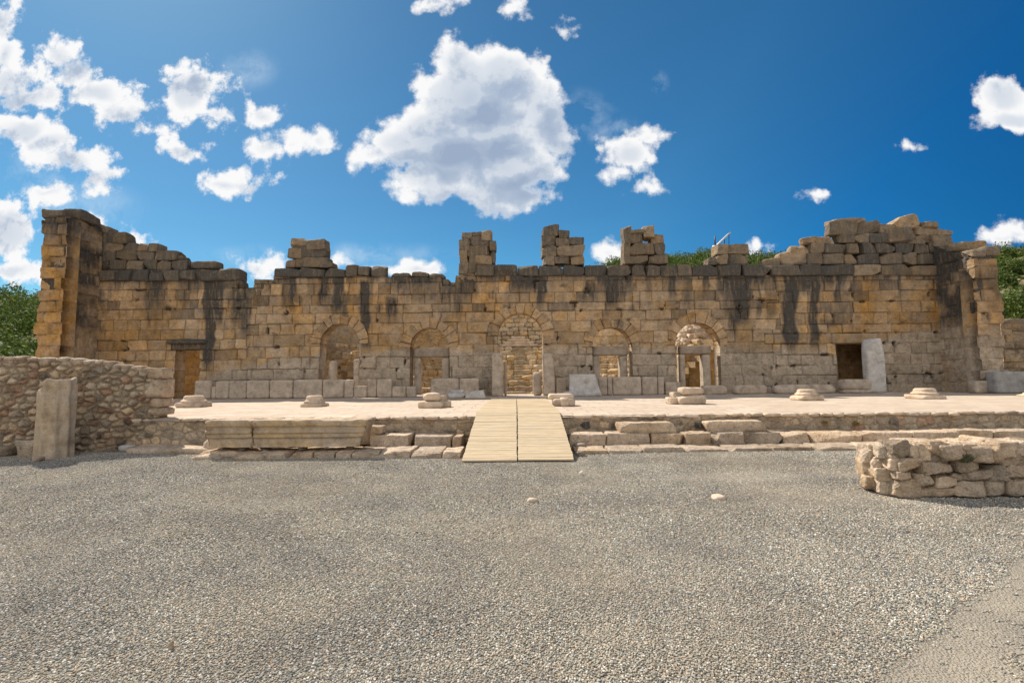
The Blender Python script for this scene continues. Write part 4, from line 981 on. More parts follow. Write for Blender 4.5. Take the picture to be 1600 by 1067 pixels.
step_row(898, 1350, 10.75, .11, -.1, .8, .6, 1.3, zj=.015)
step_row(1350, 1640, 10.75, .13, -.1, .8, .6, 1.3, zj=.015)
# flatter worn slabs at the left end of the steps
for (px, py, w_, dpt, z1, rt) in ((222, 687, 1.1, .8, .27, -.05), (262, 684, 1.3, .8, .30, .04), (302, 686, 1.0, .75, .33, .02), (330, 694, .5, .6, .30, 0),
                                  (232, 702, 1.4, .9, .10, .0), (290, 703, 1.2, .8, .12, .05), (352, 708, 1.2, .8, .12, .02), (320, 713, .6, .5, .08, .1), (388, 712, .7, .6, .11, 0)):
    p = gnd(px, py, z1*.6); A = Acc(); stone(A, (p[0], p[1]+dpt*.35, z1/2-.04), (w_, dpt, z1+.08), rot=rt, k=5, warp=.09, rough=.04, chip=.25, seg=.07, tint=(rnd(.4, .8), rnd(0, 1), 0))
    A.build('step_stone', M['step'], TER)

# loose blocks lying on the steps
def loose(name, r, Y, dep, zb, label, cat, group=None, mat='step', **kw):
    A = Acc(); x0, x1, z0, z1 = pbox(*r, Y); z0 = zb if zb is not None else z0
    kw.setdefault('k', 18); kw.setdefault('warp', .05); kw.setdefault('rough', .03); kw.setdefault('chip', .15); kw.setdefault('maxn', 16); kw.setdefault('seg', .05)
    stone(A, ((x0+x1)/2, Y+dep/2, (z0+z1)/2), (x1-x0, dep, z1-z0), **kw)
    return A.thing(name, M[mat], label, cat, group)
LG = 'loose blocks lying on the terrace step'
loose('stone_block', (966, 661, 1057, 678), 11.6, .5, .325, 'long flat block on the step just right of the ramp', 'stone block', LG, tint=(.7, .2, 0))
loose('stone_block', (1110, 658, 1196, 674), 11.7, .5, .325, 'long flat block with pointed right end on the step, second from the ramp', 'stone block', LG, tint=(.75, .4, 0), warp=.09)
loose('stone_block', (560, 666, 596, 682), 11.6, .45, .325, 'short block on the step at the right end of the moulded beam', 'stone block', LG, tint=(.65, .1, 0))

# two pieces of a moulded architrave
def architrave(px0, px1, yt, yb, Y, dep, label, seed, slant=0):
    x0, x1, z0, z1 = pbox(px0, yt, px1, yb, Y); h = z1-z0
    prof = [(0, -.02), (.03, -.005), (.0, .04), (0, .33), (.03, .345), (.028, .50), (.055, .515), (.06, .60), (.03, .64), (.035, .72), (.075, .78), (.085, .95), (.07, .99), (.04, 1.0)]
    prof = np.array([(p[0], p[1]) for p in prof]); pp = []
    for i in range(len(prof)-1):
        for s in np.linspace(0, 1, 4, endpoint=False): pp.append(prof[i]*(1-s)+prof[i+1]*s)
    pp.append(prof[-1]); pp = np.array(pp); n1 = len(pp)
    ring = np.concatenate([np.stack([-pp[:, 0], z0+np.clip(pp[:, 1], 0, 1)*h], 1), [[dep*.35, z1], [dep*.7, z1-.005], [dep, z1-.02], [dep, (z0+z1)/2], [dep, z0], [dep*.5, z0]]])
    m = len(ring); nu_ = int((x1-x0)/.04); us = np.linspace(0, 1, nu_)
    V = np.zeros((nu_, m, 3)); V[..., 0] = x0+(x1-x0)*us[:, None]; V[..., 1] = Y+ring[None, :, 0]; V[..., 2] = ring[None, :, 1]
    # broken ends
    endw = .10*fbm(np.stack([V[..., 2]*4, V[..., 1]*4, V[..., 0]*0+seed], -1), 3, seed)
    V[..., 0] += endw*np.where(us[:, None] < .5, 1-us[:, None]*2, us[:, None]*2-1)**4
    V[..., 0] += slant*(V[..., 2]-z0)*(us[:, None])**8
    e = np.minimum(us, 1-us)[:, None]*(x1-x0); sh = 1-.10*np.exp(-(e/.06)**2)
    cy, cz = Y+dep/2, (z0+z1)/2; V[..., 1] = cy+(V[..., 1]-cy)*sh; V[..., 2] = cz+(V[..., 2]-cz)*sh
    nz_ = fbm(V*6, 4, seed)[..., None]; chipn = np.clip(fbm(V*2.2+seed, 3, seed+4)-.15, 0, 1)[..., None]
    cdir = np.stack([V[..., 0]*0, V[..., 1]-cy, V[..., 2]-cz], -1); cdir /= np.linalg.norm(cdir, axis=-1)[..., None]+1e-6
    V += cdir*(nz_*.010-chipn*.11*np.where(V[..., 2:3] > z1-.14, 1, .35))
    V = V.reshape(-1, 3); i, j = np.meshgrid(np.arange(nu_-1), np.arange(m), indexing='ij'); j2 = (j+1) % m
    Q = np.stack([i*m+j, i*m+j2, (i+1)*m+j2, (i+1)*m+j], -1).reshape(-1, 4)[:, ::-1]
    c0 = len(V); V = np.concatenate([V, V[:m].mean(0)[None]+[[.03, 0, 0]], V[-m:].mean(0)[None]-[[.03, 0, 0]]]); q = np.arange(m); q2 = (q+1) % m; b = (nu_-1)*m
    Tr = np.concatenate([np.stack([q, q2, np.full(m, c0)], 1), np.stack([b+q2, b+q, np.full(m, c0+1)], 1)])
    A = Acc(); hz = (V[:, 2]-z0)/h
    tt = np.stack([.55+0*hz, .5+.5*np.sin(hz*18), .15*np.exp(-((hz-.62)/.06)**2)+.12*np.exp(-((hz-.30)/.04)**2)], 1)
    A.add(V, Q, Tr, tint=tt)
    return A.thing('moulded_beam', M['beam'], label, 'carved beam', 'broken moulded beam fragments on the steps')
M['beam'] = stone_mat('carved_limestone', (.48, .375, .265), (.45, .38, .30), (.48, .345, .20), lichen=.12, bump=.010, con=.7)
architrave(323, 394, 656, 699, 10.85, .55, 'short broken piece of carved moulded beam, left of the longer one', 5)
architrave(395, 565, 655, 698, 10.85, .55, 'long carved moulded beam lying on the steps left of the ramp', 9, slant=.2)
for px in (352, 385, 410, 540):
    pass
for px, lb in ((345, 'small packing stone under the left end of the short carved beam'), (378, 'small packing stone under the right end of the short carved beam'), (412, 'small packing stone under the left end of the long carved beam'), (470, 'small packing stone under the middle of the long carved beam'), (545, 'small packing stone under the right end of the long carved beam')):
    A = Acc(); p = at(px, 700, 11.0); stone(A, (p[0], 11.1, .135), (.14, .25, .06), k=6, tint=(.5, .5, .2)); A.thing('packing_stone', M['step'], lb, 'stone', 'packing stones under the carved beams')

# ------------------------------------------------------------------ wooden ramp and landing
RY0, RZ0, RY1, RZ1 = gnd(809, 718.5, .03)[1], .03, 12.42, .845
def xw(px, py, Y): return at(px, py, Y)[0]
bl, bm, br2 = xw(722, 718, RY0), xw(808.5, 718, RY0), xw(897, 717, RY0)
tl, tm, tr = xw(745.5, 641, RY1), xw(808, 641, RY1), xw(873.5, 640, RY1)
ramp = empty('wooden_ramp', ((bl+br2)/2, (RY0+RY1)/2, .0), 'pale plank ramp of two panels leading up from the gravel to the terrace', 'ramp')
def plank_panel(name, parent, A0, A1, B0, B1, npl, th=.028, gapw=.007):
    """planks laid across from edge A0-B0 (left) to A1-B1 (right); A = near end, B = far end"""
    A0, A1, B0, B1 = [np.array(v, float) for v in (A0, A1, B0, B1)]; A = Acc()
    P, Q = cube_grid(8, 1, 1)
    L = np.linalg.norm(B0-A0)
    for i in range(npl):
        f0, f1 = i/npl, (i+1)/npl-gapw/L
        q = [A0+(B0-A0)*f0, A1+(B1-A1)*f0, A0+(B0-A0)*f1, A1+(B1-A1)*f1]
        ex = [rnd(-.006, .006), rnd(-.006, .006)]; dz = rnd(-.003, .003); sag = rnd(-.002, .002)
        u = (P[:, 0]+1)/2; v = (P[:, 1]+1)/2; w_ = P[:, 2]
        W = (q[0][None]*(1-u)[:, None]+q[1][None]*u[:, None])*(1-v)[:, None]+(q[2][None]*(1-u)[:, None]+q[3][None]*u[:, None])*v[:, None]
        W[:, 2] += (w_-1)*th/2+dz+sag*np.sin(u*PI*2); W[:, 0] += np.where(u < .01, ex[0], 0)+np.where(u > .99, ex[1], 0)
        A.add(W, Q, tint=(rnd(0, 1), rnd(0, 1)**2, 0))
    return A.build(name, M['wood'], parent, smooth=False)
g = .012
plank_panel('panel', ramp, (bl, RY0, RZ0), (bm-g, RY0, RZ0), (tl, RY1, RZ1), (tm-g, RY1, RZ1), 30)
plank_panel('panel', ramp, (bm+g, RY0+.02, RZ0+.01), (br2, RY0+.02, RZ0+.01), (tm+g, RY1, RZ1), (tr, RY1, RZ1), 30)
def beam(A, p, q, wd, ht, tint=(.3, .6, 0)):
    p, q = np.array(p, float), np.array(q, float); P, Q = cube_grid(1, 1, 1); d = q-p; n = np.array([d[1], -d[0], 0]); n = n/np.linalg.norm(n)
    W = p+(q-p)*((P[:, 1:2]+1)/2)+n*P[:, 0:1]*wd/2+np.array([0, 0, 1])*(P[:, 2:3]-1)*ht/2; A.add(W, Q, tint=tint)
A = Acc()
for x0_, x1_ in ((bl+.04, tl+.04), (bm-.06, tm-.06), (bm+.06, tm+.06), (br2-.04, tr-.04)): beam(A, (x0_, RY0+.12, RZ0-.03), (x1_, RY1-.02, RZ1-.032), .045, .10)
A.build('joist', M['wood'], ramp, smooth=False)
DY1, DZ1 = 20.3, .79
el, em, er = xw(767.5, 624, DY1), xw(807, 624, DY1), xw(853, 624, DY1)
deck = empty('wooden_landing', (0, (RY1+DY1)/2, TZ), 'flat plank landing on the terrace between ramp and central doorway', 'landing')
plank_panel('panel', deck, (tl, RY1+.02, RZ1-.005), (tm-g, RY1+.02, RZ1-.005), (el, DY1, DZ1), (em-g, DY1, DZ1), 56)
plank_panel('panel', deck, (tm+g, RY1+.02, RZ1-.005), (tr, RY1+.02, RZ1-.005), (em+g, DY1, DZ1), (er, DY1, DZ1), 56)
A = Acc()
for x0_, x1_ in ((tl+.05, el+.05), (tm-.07, em-.07), (tm+.07, em+.07), (tr-.05, er-.05)): beam(A, (x0_, RY1+.06, RZ1-.035), (x1_, DY1-.02, DZ1-.03), .05, .045)
beam(A, (tl, RY1+.04, RZ1-.04), (tl+.001, RY1+.09, RZ1-.04), .05, .05)
A.build('joist', M['wood'], deck, smooth=False)

# ------------------------------------------------------------------ column bases on the terrace
def lathe(acc, c, prof, n=40, rough=.012, seed=0, tint=(.6, .5, 0), flute=0):
    rs = []; 
    for i in range(len(prof)-1):
        for s in np.linspace(0, 1, 4, endpoint=False): rs.append(np.array(prof[i])*(1-s)+np.array(prof[i+1])*s)
    rs.append(np.array(prof[-1])); rs = np.array(rs); m = len(rs)
    th = np.linspace(0, 2*PI, n, endpoint=False); T_, Rr = np.meshgrid(th, rs[:, 0]); Zz = np.repeat(rs[:, 1:2], n, 1)
    V = np.stack([Rr*np.cos(T_), Rr*np.sin(T_), Zz], -1); nz_ = fbm(V*5+seed, 3, seed % 40); chips = np.clip(fbm(V*2.5+seed*2, 2, 7)-.2, 0, 1)
    k = 1+(nz_*rough-chips*rough*9)/np.maximum(Rr, .1); V[..., 0] *= k; V[..., 1] *= k
    V = V.reshape(-1, 3)+np.array(c); i, j = np.meshgrid(np.arange(m-1), np.arange(n), indexing='ij'); j2 = (j+1) % n
    Q = np.stack([i*n+j, i*n+j2, (i+1)*n+j2, (i+1)*n+j], -1).reshape(-1, 4); c0 = len(V)
    V = np.concatenate([V, V[(m-1)*n:].mean(0)[None]]); q = np.arange(n); Tr = np.stack([(m-1)*n+q, (m-1)*n+(q+1) % n, np.full(n, c0)], 1)
    acc.add(V, Q, Tr, tint=tint)
def col_base(l, r, t_, b_, label, seed, split=.42, topf=.50, rot=0., step=True):
    px = (l+r)/2; g0 = gnd(px, b_-1, TZ); Y = g0[1]; x0, x1, z0, z1 = pbox(l, t_, r, b_, Y); W_ = x1-x0; w_ = W_/(1+.9*abs((x0+x1)/2)/Y); h = z1-TZ; cx = (x0+w_/2) if x0 < 0 else (x1-w_/2)
    o = empty('stone_pedestal', (cx, Y+w_/2, TZ), label, 'column base', 'column bases standing on the terrace')
    A = Acc(); ph = h*split
    stone(A, (cx, Y+w_/2, TZ+ph/2-.01), (w_*.98, w_*.98, ph+.02), rot=rot, k=14, warp=.03, rough=.015, chip=.1, seg=.06, maxn=16, tint=(.75, .15, 0)); A.build('plinth', M['pale'], o)
    A = Acc(); R = w_*.46; z = TZ+ph; q = h-ph
    lathe(A, (cx, Y+w_/2, z), [(R*.95, -.02), (R*1.0, q*.08), (R*1.0, q*.22), (R*.92, q*.34), (R*.84, q*.42), (R*.78, q*.58), (R*.79, q*.66), (R*.77, q*.80), (R*.70, q*.93), (R*.64, q), (.02, q)], seed=seed, tint=(.7, .3, 0))
    A.build('torus', M['pale'], o); return o
col_base(270, 333, 618.5, 638, 'low square column base nearest the left rubble wall', 3, .42)
col_base(467, 515, 618.5, 637, 'worn column base standing alone left of the ramp', 5, .30)
col_base(1233, 1290, 608.5, 627, 'pale column base in front of the square dark doorway', 7, .45)
col_base(1411, 1482, 607, 625, 'wide moulded column base, the rightmost complete one', 11, .42)
col_base(1588, 1655, 611, 621, 'column base cut off by the right edge of the picture', 13, .42)
def lump(l, r, t_, b_, dep, tint=(.7, .3, 0), zb=TZ, k=7, **kw):
    x = gnd((l+r)/2, b_-1, zb); x0, x1, z0, z1 = pbox(l, t_, r, b_, x[1]); return x0, x1, zb, z1, x[1], dep, tint, k
def base_group(label, parts, name='stone_pedestal'):
    g0 = gnd((parts[0][0]+parts[0][1])/2, parts[0][3], TZ); o = empty(name, (g0[0], g0[1]+.4, TZ), label, 'column base', 'column bases standing on the terrace')
    Y = g0[1]
    for (l, r, t_, b_, dy, dep, k, nm, bz) in parts:
        x0, x1, z0, z1 = pbox(l, t_, r, b_, Y+dy)
        if bz: z0 = TZ-.01
        A = Acc(); stone(A, ((x0+x1)/2, Y+dy+dep/2, (z0+z1)/2), (x1-x0, dep, z1-z0), k=k, warp=.05, rough=.03, chip=.15, seg=.05, maxn=14, tint=(rnd(.55, .85), rnd(0, .6), 0)); A.build(nm, M['pale'], o)
base_group('broken column base with rounded drum stub on it, left of the landing', [(653, 692, 627, 638, 0, .8, 9, 'plinth', 1), (659, 687, 613.5, 628, .1, .6, 3.2, 'drum', 0), (688, 703, 626, 636, .25, .5, 6, 'fragment', 1), (684, 696, 618, 628, .35, .3, 10, 'fragment', 0)])
base_group('shattered column base of several pieces right of the landing', [(864, 900.5, 623, 635, 0, .5, 6, 'plinth', 1), (858, 896, 615.5, 624.5, .25, .7, 7, 'torus', 0), (876, 890, 621.5, 634, -.08, .4, 8, 'fragment', 1)])
base_group('stacked broken column base of two blocks between ramp and right doorway', [(1061, 1106, 617.5, 632, 0, .8, 9, 'plinth', 1), (1067.5, 1101.5, 605, 618, .1, .6, 5, 'drum', 0), (1046, 1062, 621, 631, .2, .5, 10, 'fragment', 1), (1053, 1068, 612.5, 622, .3, .5, 10, 'fragment', 0)])

# ------------------------------------------------------------------ slabs and blocks along the foot of the facade
SG = 'upright wall slabs lined up at the foot of the facade'
def slab(l, r, t_, b_, label, Y=24.25, dep=.28, mat='pale', zb=TZ, **kw):
    kw.setdefault('tint', (rnd(.32, .6), rnd(.4, 1), 0))
    return single('wall_slab', (l, t_, r, b_), Y, dep, label, 'stone slab', SG, mat=mat, zb=zb, **{**dict(chip=.05, k=14, warp=.012, rough=.01), **kw})
slab(302, 329, 594.5, 626, 'pale slab with sloping left corner, leftmost of the row by the left square door', k=8, chip=.12)
slab(330, 336, 604, 626, 'narrow low infill slab, second from the left end of the slab row')
slab(336, 357, 595, 626, 'pale slab with a chipped left top, third from the left of the row', k=9)
slab(357.5, 384, 594.5, 626, 'square pale slab, fourth from the left of the row')
slab(384.5, 420, 594, 625, 'squarish pale slab, fifth from the left of the row')
slab(420.5, 457, 593.5, 625, 'wide pale slab, sixth from the left of the row')
slab(457.5, 503, 593, 625, 'widest pale slab of the row, directly behind the lone left column base')
slab(503.5, 537, 593, 624.5, 'pale slab under the leftmost arched doorway')
slab(537.5, 552, 593, 624.5, 'narrow pale slab just left of the lowered notch')
slab(552.5, 573, 603, 624, 'low pale slab forming the notch in the row')
slab(573.5, 588, 592, 624, 'darker pinkish upright slab right of the notch', tint=(.25, .9, 0))
slab(588.5, 612, 592, 624, 'full-height pale slab where the row steps down')
slab(612.5, 634, 603.5, 624, 'low pale slab, second from the right end of the left row')
slab(634.5, 650, 603.5, 624, 'low pale slab, right end of the left row beside the second arch')
slab(672.5, 717, 591, 616.5, 'wide pale slab in the right half of the second arched doorway', Y=24.3)
slab(717.5, 748, 591, 616.5, 'pale slab between second arch and central doorway', Y=24.3)
slab(869, 885, 590, 616, 'brownish narrow slab right of the central doorway post', tint=(.3, .1, 0))
slab(936, 949, 589, 617, 'narrow cracked slab behind the triangular marble piece')
slab(949.5, 957, 589, 617, 'very narrow slab with cracks under the fourth arch')
slab(957.5, 1003, 588.5, 617, 'wide smooth slab under the right half of the fourth arch')
slab(1003.5, 1028, 588.5, 617, 'pale slab second from the right end of the right row')
slab(1028.5, 1038, 588.5, 617, 'narrow end slab of the right row')
single('stone_block', (1040, 597, 1064, 615), 24.3, .4, 'low smooth block left of the rightmost arched doorway', 'stone block', 'low blocks along the facade', mat='pale')
BG = 'low blocks along the facade'
single('stone_block', (1100, 602, 1137, 616), 24.0, .5, 'low block lying across the foot of the rightmost arched doorway', 'stone block', BG, mat='pale', k=9, chip=.1)
single('stone_block', (1148.5, 601.5, 1200, 616), 24.0, .5, 'oblong low block with rounded ends right of the rightmost arch', 'stone block', BG, mat='pale', k=6, chip=.1)
single('stone_block', (1211, 600.5, 1307, 615), 24.0, .5, 'longest low block lying left of the dark square doorway', 'stone block', BG, mat='pale', k=8, chip=.1)
single('stone_block', (1317, 592, 1364, 609.5), 23.9, .5, 'thick rounded block at the foot of the standing slab', 'stone block', BG, mat='pale', tint=(.45, .7, 0), k=6, chip=.15, zb=at(1340, 609.5, 23.9)[2])
single('stone_block', (1320, 609, 1364, 617), 23.8, .6, 'flat rough stone beneath the thick rounded block', 'stone block', BG, mat='pale', k=6, chip=.15)
single('stone_block', (1525, 595, 1559, 610.5), 22.6, .5, 'low pale block at the foot of the right wing', 'stone block', BG, mat='pale', k=10)
single('stone_block', (1555, 580, 1625, 611), 22.2, .5, 'large smooth grey block beyond the right wing at the picture edge', 'stone block', BG, mat='white', tint=(.15, .8, .1), k=16)
# marble fragments
def poly_slab(name, pts, Y, dep, label, cat, group, mat, tint=(.6, .5, 0)):
    """thick slab with the given outline (photo pixels on plane Y)"""
    P = np.array([at(a, b, Y) for a, b in pts]); P[:, 2] = np.maximum(P[:, 2], TZ)
    R = []                                      # densify and roughen the outline
    for i in range(len(P)):
        q = P[(i+1) % len(P)]; n = max(1, int(np.linalg.norm(q-P[i])/.06))
        for s in range(n): R.append(P[i]+(q-P[i])*s/n)
    R = np.array(R); c = R.mean(0); nz_ = fbm(R*6, 3, 5)[:, None]*.012
    R = R+(R-c)/np.linalg.norm(R-c, axis=1)[:, None]*nz_; n = len(R)
    rings = []
    for s, dy in ((.0, .0), (.5, .0), (.95, 0), (1, .03), (1, dep-.03), (.95, dep), (.5, dep), (0, dep)):
        q = c+(R-c)*s; q[:, 1] = Y+dy+(vnoise(q*5)*.008 if dy in (0,) else 0); rings.append(q)
    V = np.concatenate(rings); Q = []
    for k in range(len(rings)-1):
        for i in range(n): Q.append([k*n+i, k*n+(i+1) % n, (k+1)*n+(i+1) % n, (k+1)*n+i])
    A = Acc(); A.add(V, Q, tint=tint); return A.thing(name, M[mat], label, cat, group, smooth=False)
FG = 'white carved fragments beside the central doorway'
poly_slab('marble_slab', [(890, 620), (890, 584.5), (930, 584.5), (932, 592), (941, 620)], 23.2, .3, 'tall whitish slab with a broken sloping right side, right of the central doorway', 'marble fragment', FG, 'white')
single('marble_moulding', (880, 611, 943, 622), 23.0, .4, 'long low whitish moulding under the sloping marble slab', 'marble fragment', FG, mat='white', k=9, chip=.12)
single('marble_moulding', (699, 613.5, 727, 625), 22.8, .4, 'white moulded block, left one of the pair left of the central doorway', 'marble fragment', FG, mat='white', k=9, chip=.1)
poly_slab('marble_slab', [(727, 625), (727, 616), (738, 611), (755, 609.5), (759, 625)], 22.8, .4, 'white wedge-shaped fragment, right one of the pair left of the central doorway', 'marble fragment', FG, 'white')
single('marble_moulding', (703, 609, 725, 615), 22.9, .3, 'small white slab lying on the moulded block', 'marble fragment', FG, mat='white', zb=at(714, 614, 22.9)[2], k=12)
single('marble_step', (690, 624, 768, 629), 21.4, .9, 'long low dark grey sill stone under the white fragments', 'stone sill', None, mat='weathered', tint=(.6, .7, 0))

# masonry beyond the right wing
o = empty('side_wall', (at(1600, 560, 23.6)[0], 23.6, TZ), 'low wall of thin grey courses running on beyond the right wing', 'wall')
ash_wall(o, 'masonry', at(1568, 560, 24)[0], at(1568, 560, 24)[0]+9, 24.0, .6, zpx(505, 1590, 24.0), 95, 'weathered', h=.32, w=(.4, 1.3), prot=.04, joint=.06, thick=1.0)
A = Acc(); run(A, 1566, 1800, 497, 517, 24.0, .9, 30, 60, (.1, .4)); A.build('coping', M['weathered'], o)
# stone monument on the hilltop at the right edge
o = empty('stone_monument', (at(1591, 397, 70)[0], 70, at(1591, 399, 70)[2]), 'small stone block monument on the hilltop at the right edge', 'monument')
for (l, r, t_, b_, nm) in ((1579, 1606, 391, 400, 'block'), (1576, 1610, 387.5, 392, 'lid')):
    A = Acc(); x0, x1, z0, z1 = pbox(l, t_, r, b_, 70); stone(A, ((x0+x1)/2, 71.2, (z0+z1)/2), (x1-x0, 2.4, z1-z0), k=10, warp=.04, rough=.05, tint=(.45, .5, .3)); A.build(nm, M['weathered'], o)

# boulders behind the wall head, between fourth pier and right mass
HG = 'broken boulders lying on the wall head'
for r, lab in (((1192, 403, 1221, 414), 'dark flat boulder on the wall head left of the rubble slope'), ((1221, 394, 1250, 414), 'pale jagged boulder at the foot of the rubble slope'),
               ((1236, 384, 1268, 412), 'large pale boulder leaning on the high right-hand masonry')):
    x0, x1, z0, z1 = pbox(*r, WY+.25); A = Acc(); stone(A, ((x0+x1)/2, WY+.6, (z0+z1)/2-.05), (x1-x0, .7, z1-z0+.1), k=4, warp=.14, rough=.07, chip=.25, tint=(.8, .6, .05 if 'pale' in lab else .4)); A.thing('boulder', M['weathered'], lab, 'boulder', HG)

# post and rail behind the wall head
o = empty('viewing_rail', (at(1117, 395, 27)[0], 27, at(1117, 412, 27)[2]), 'short white post with a tilted grey metal rail behind the wall head', 'railing')
A = Acc(); p = at(1117, 399, 27); q = at(1117, 384, 27); tube(A, [(p[0], 27, p[2]-.6), (p[0], 27, q[2])], [.11, .11], 12); A.build('post', M['white_paint'], o)
A = Acc(); a_ = at(1119, 383, 27); b_ = at(1139, 364, 27); d = (b_-a_); n_ = np.array([-d[2], 0, d[0]]); n_ /= np.linalg.norm(n_)
beam(A, a_, b_, .5, .09); A.build('rail', M['galv'], o)
A = Acc(); a_ = at(1117.5, 384, 27); b_ = at(1117, 369, 27); tube(A, [a_, b_], [.05, .035]); A.build('support', M['dark_metal'], o)
for px, y1 in ((1132, 371), (1139, 364)): u = at(px, y1, 27); v = at(px, 384, 27); A = Acc(); tube(A, [v, u], [.02, .02]); A.build('support', M['dark_metal'], o)

# ------------------------------------------------------------------ rubble wall on the left
LW = empty('rubble_wall', (at(120, 690, 11.8)[0], 11.8, 0), 'low wall of rounded fieldstones behind the fluted column on the left', 'rubble wall')
e1 = at(250, 660, EDGE+.15)
Pr = (e1[0], EDGE+.15); Pl = (at(-60, 660, 11.2)[0], 11.2)
ztl, ztr = at(0, 560, 11.3)[2], at(262, 575, EDGE+.1)[2]
Lw = math.hypot(Pr[0]-Pl[0], Pr[1]-Pl[1])
def topw(x, z): return np.interp(x, [0, Lw*.16, Lw*.55, Lw*.8, Lw], [ztl, ztl+.02, ztl-.04, ztr+.05, ztr-.05])-.06+n2(x, 0*x, 2.2, 2, 9)*.04
rubble_relief('masonry', LW, Pl, Pr, -.15, 2.6, .5, 380, 33, .015, topw, 1.05, 'rubble', asp=1.3, mort=.06, tone=(.16, .2))
A = Acc(); u = 0.0; Uv = np.array([(Pr[0]-Pl[0])/Lw, (Pr[1]-Pl[1])/Lw])
while u < Lw-.1:
    wd = rnd(.16, .36); c = np.array(Pl)+Uv*(u+wd/2)+np.array([0, .1+rnd(-.02, .04)]); hh_ = rnd(.12, .2)
    zt = float(topw(np.array([u+wd/2]), np.array([0.]))[0])
    stone(A, (c[0], c[1]+.02, zt+.01), (wd*1.0, rnd(.25, .4), hh_), rot=rnd(-.2, .2), k=3.6, warp=.1, rough=.03, seg=.03, maxn=10, tint=(rnd(.35, .8), rnd(0, 1), 0)); u += wd*.93
for k in range(60):
    uu_ = rnd(.1, Lw-.1); c = np.array(Pl)+Uv*uu_; zt = float(topw(np.array([uu_]), np.array([0.]))[0]); s = rnd(.12, .3)
    stone(A, (c[0], c[1]+rnd(.25, .42), zt+.0), (s*1.3, s, s*.6), rot=rnd(0, 3), k=3.6, warp=.1, rough=.03, seg=.05, maxn=6, tint=(rnd(.4, .9), rnd(0, 1), 0))
A.build('top_stones', M['step'], LW)
A = Acc()                                  # dressed corner stones at the right-hand end
for (l, r, t_, b_) in ((228, 251, 575, 592), (224, 252, 592, 622), (233, 251.5, 622, 636), (228, 252, 636, 649)):
    pstone(A, (l, t_, r, b_), EDGE+.03, .5, k=20, warp=.03, rough=.02, chip=.1, cuts=3, tint=(.6, rnd(0, .5), 0))
A.build('corner_stones', M['step'], LW)

# fluted column fragment
px, py = 88, 719
p = gnd(px, py-2, 0); Yc = p[1]+.42; xc = at(87.5, 660, Yc)[0]; Rc = (at(119, 660, Yc)[0]-at(55, 660, Yc)[0])/2/1.36
def column():
    n = 120; m = 46; th = np.linspace(0, 2*PI, n, endpoint=False); zt0 = at(100, 591, Yc)[2]
    dx = np.cos(th)*Rc; dy = np.sin(th)*Rc
    cut = zt0-np.clip((.12-dx/Rc)*.34, 0, .5)*1.0-.06*np.clip(fbm(np.stack([dx*5, dy*5, dx*0], -1), 3, 4), -1, 1)-np.clip(-dy/Rc*.02, 0, 1)
    nf = 9; ph = (th*nf/(2*PI)+.35) % 1
    fl = np.where((ph > .22), -.04*np.sin((ph-.22)/.78*PI)**.7, 0)
    V = np.zeros((m, n, 3)); k = np.linspace(0, 1, m)[:, None]
    V[..., 2] = -.12+(cut[None]+.12)*k
    rr_ = Rc+fl[None]+.006*fbm(np.stack([np.cos(th)[None]*6+0*k, np.sin(th)[None]*6+0*k, V[..., 2]*5], -1), 3, 8)
    rr_ = rr_-.03*np.clip(fbm(np.stack([np.cos(th)[None]*2+0*k, np.sin(th)[None]*2+0*k, V[..., 2]*2.2], -1), 3, 18)-.1, 0, 1)*2
    rr_ = rr_*(1-.06*np.exp(-((cut[None]-V[..., 2])/.03)**2))*np.where(V[..., 2] < .12, 1.02, 1)
    V[..., 0] = xc+rr_*np.cos(th); V[..., 1] = Yc+rr_*np.sin(th)
    i, j = np.meshgrid(np.arange(m-1), np.arange(n), indexing='ij'); j2 = (j+1) % n
    Q = [np.stack([i*n+j, i*n+j2, (i+1)*n+j2, (i+1)*n+j], -1).reshape(-1, 4)]
    VV = [V.reshape(-1, 3)]; last = V[-1]; c = last.mean(0); off = m*n
    prev = np.arange(n)+(m-1)*n
    for s in (.8, .5, .2, .02):
        q = c+(last-c)*s; q[:, 2] += .04*fbm(q*6, 3, 3); VV.append(q); cur = np.arange(n)+off; Q.append(np.stack([prev, np.roll(prev, -1), np.roll(cur, -1), cur], 1)); prev = cur; off += n
    A = Acc(); A.add(np.concatenate(VV), np.concatenate(Q), tint=(.55, .6, 0))
    A.thing('column_fragment', M['column'], 'broken fluted column stump standing in the gravel before the left rubble wall', 'column')
M['column'] = stone_mat('column_limestone', (.50, .405, .30), (.45, .38, .30), (.51, .39, .26), lichen=.08, bump=.008, con=.6)
column()
# stone trough, boulders and small stones nearby
def trough():
    p = gnd(33, 714, 0); x0, x1, z0, z1 = pbox(11, 686, 62, 714, p[1]); w_ = x1-x0; h = z1; cy = p[1]+.38
    o = empty('stone_trough', ((x0+x1)/2, cy, 0), 'small hollowed stone trough left of the fluted column', 'trough')
    A = Acc(); prof = [(.80, 0), (.92, h*.5), (1., h*.94), (.97, h), (.86, h), (.82, h*.9), (.74, h*.55), (.1, h*.5), (.01, h*.5)]
    th = np.linspace(0, 2*PI, 48, endpoint=False); sq = 1/((np.abs(np.cos(th))**4+np.abs(np.sin(th))**4)**.25)
    V = np.array([[(x0+x1)/2+w_/2*r*np.cos(t)*s*.92, cy+.36*r*np.sin(t)*s, z-.03] for (r, z) in prof for t, s in zip(th, sq)])
    V += fbm(V*6, 3, 2)[:, None]*.012
    m = len(prof); i, j = np.meshgrid(np.arange(m-1), np.arange(48), indexing='ij'); j2 = (j+1) % 48
    A.add(V, np.stack([i*48+j, i*48+j2, (i+1)*48+j2, (i+1)*48+j], -1).reshape(-1, 4), tint=(.5, .5, 0)); A.build('basin', M['step'], o)
trough()
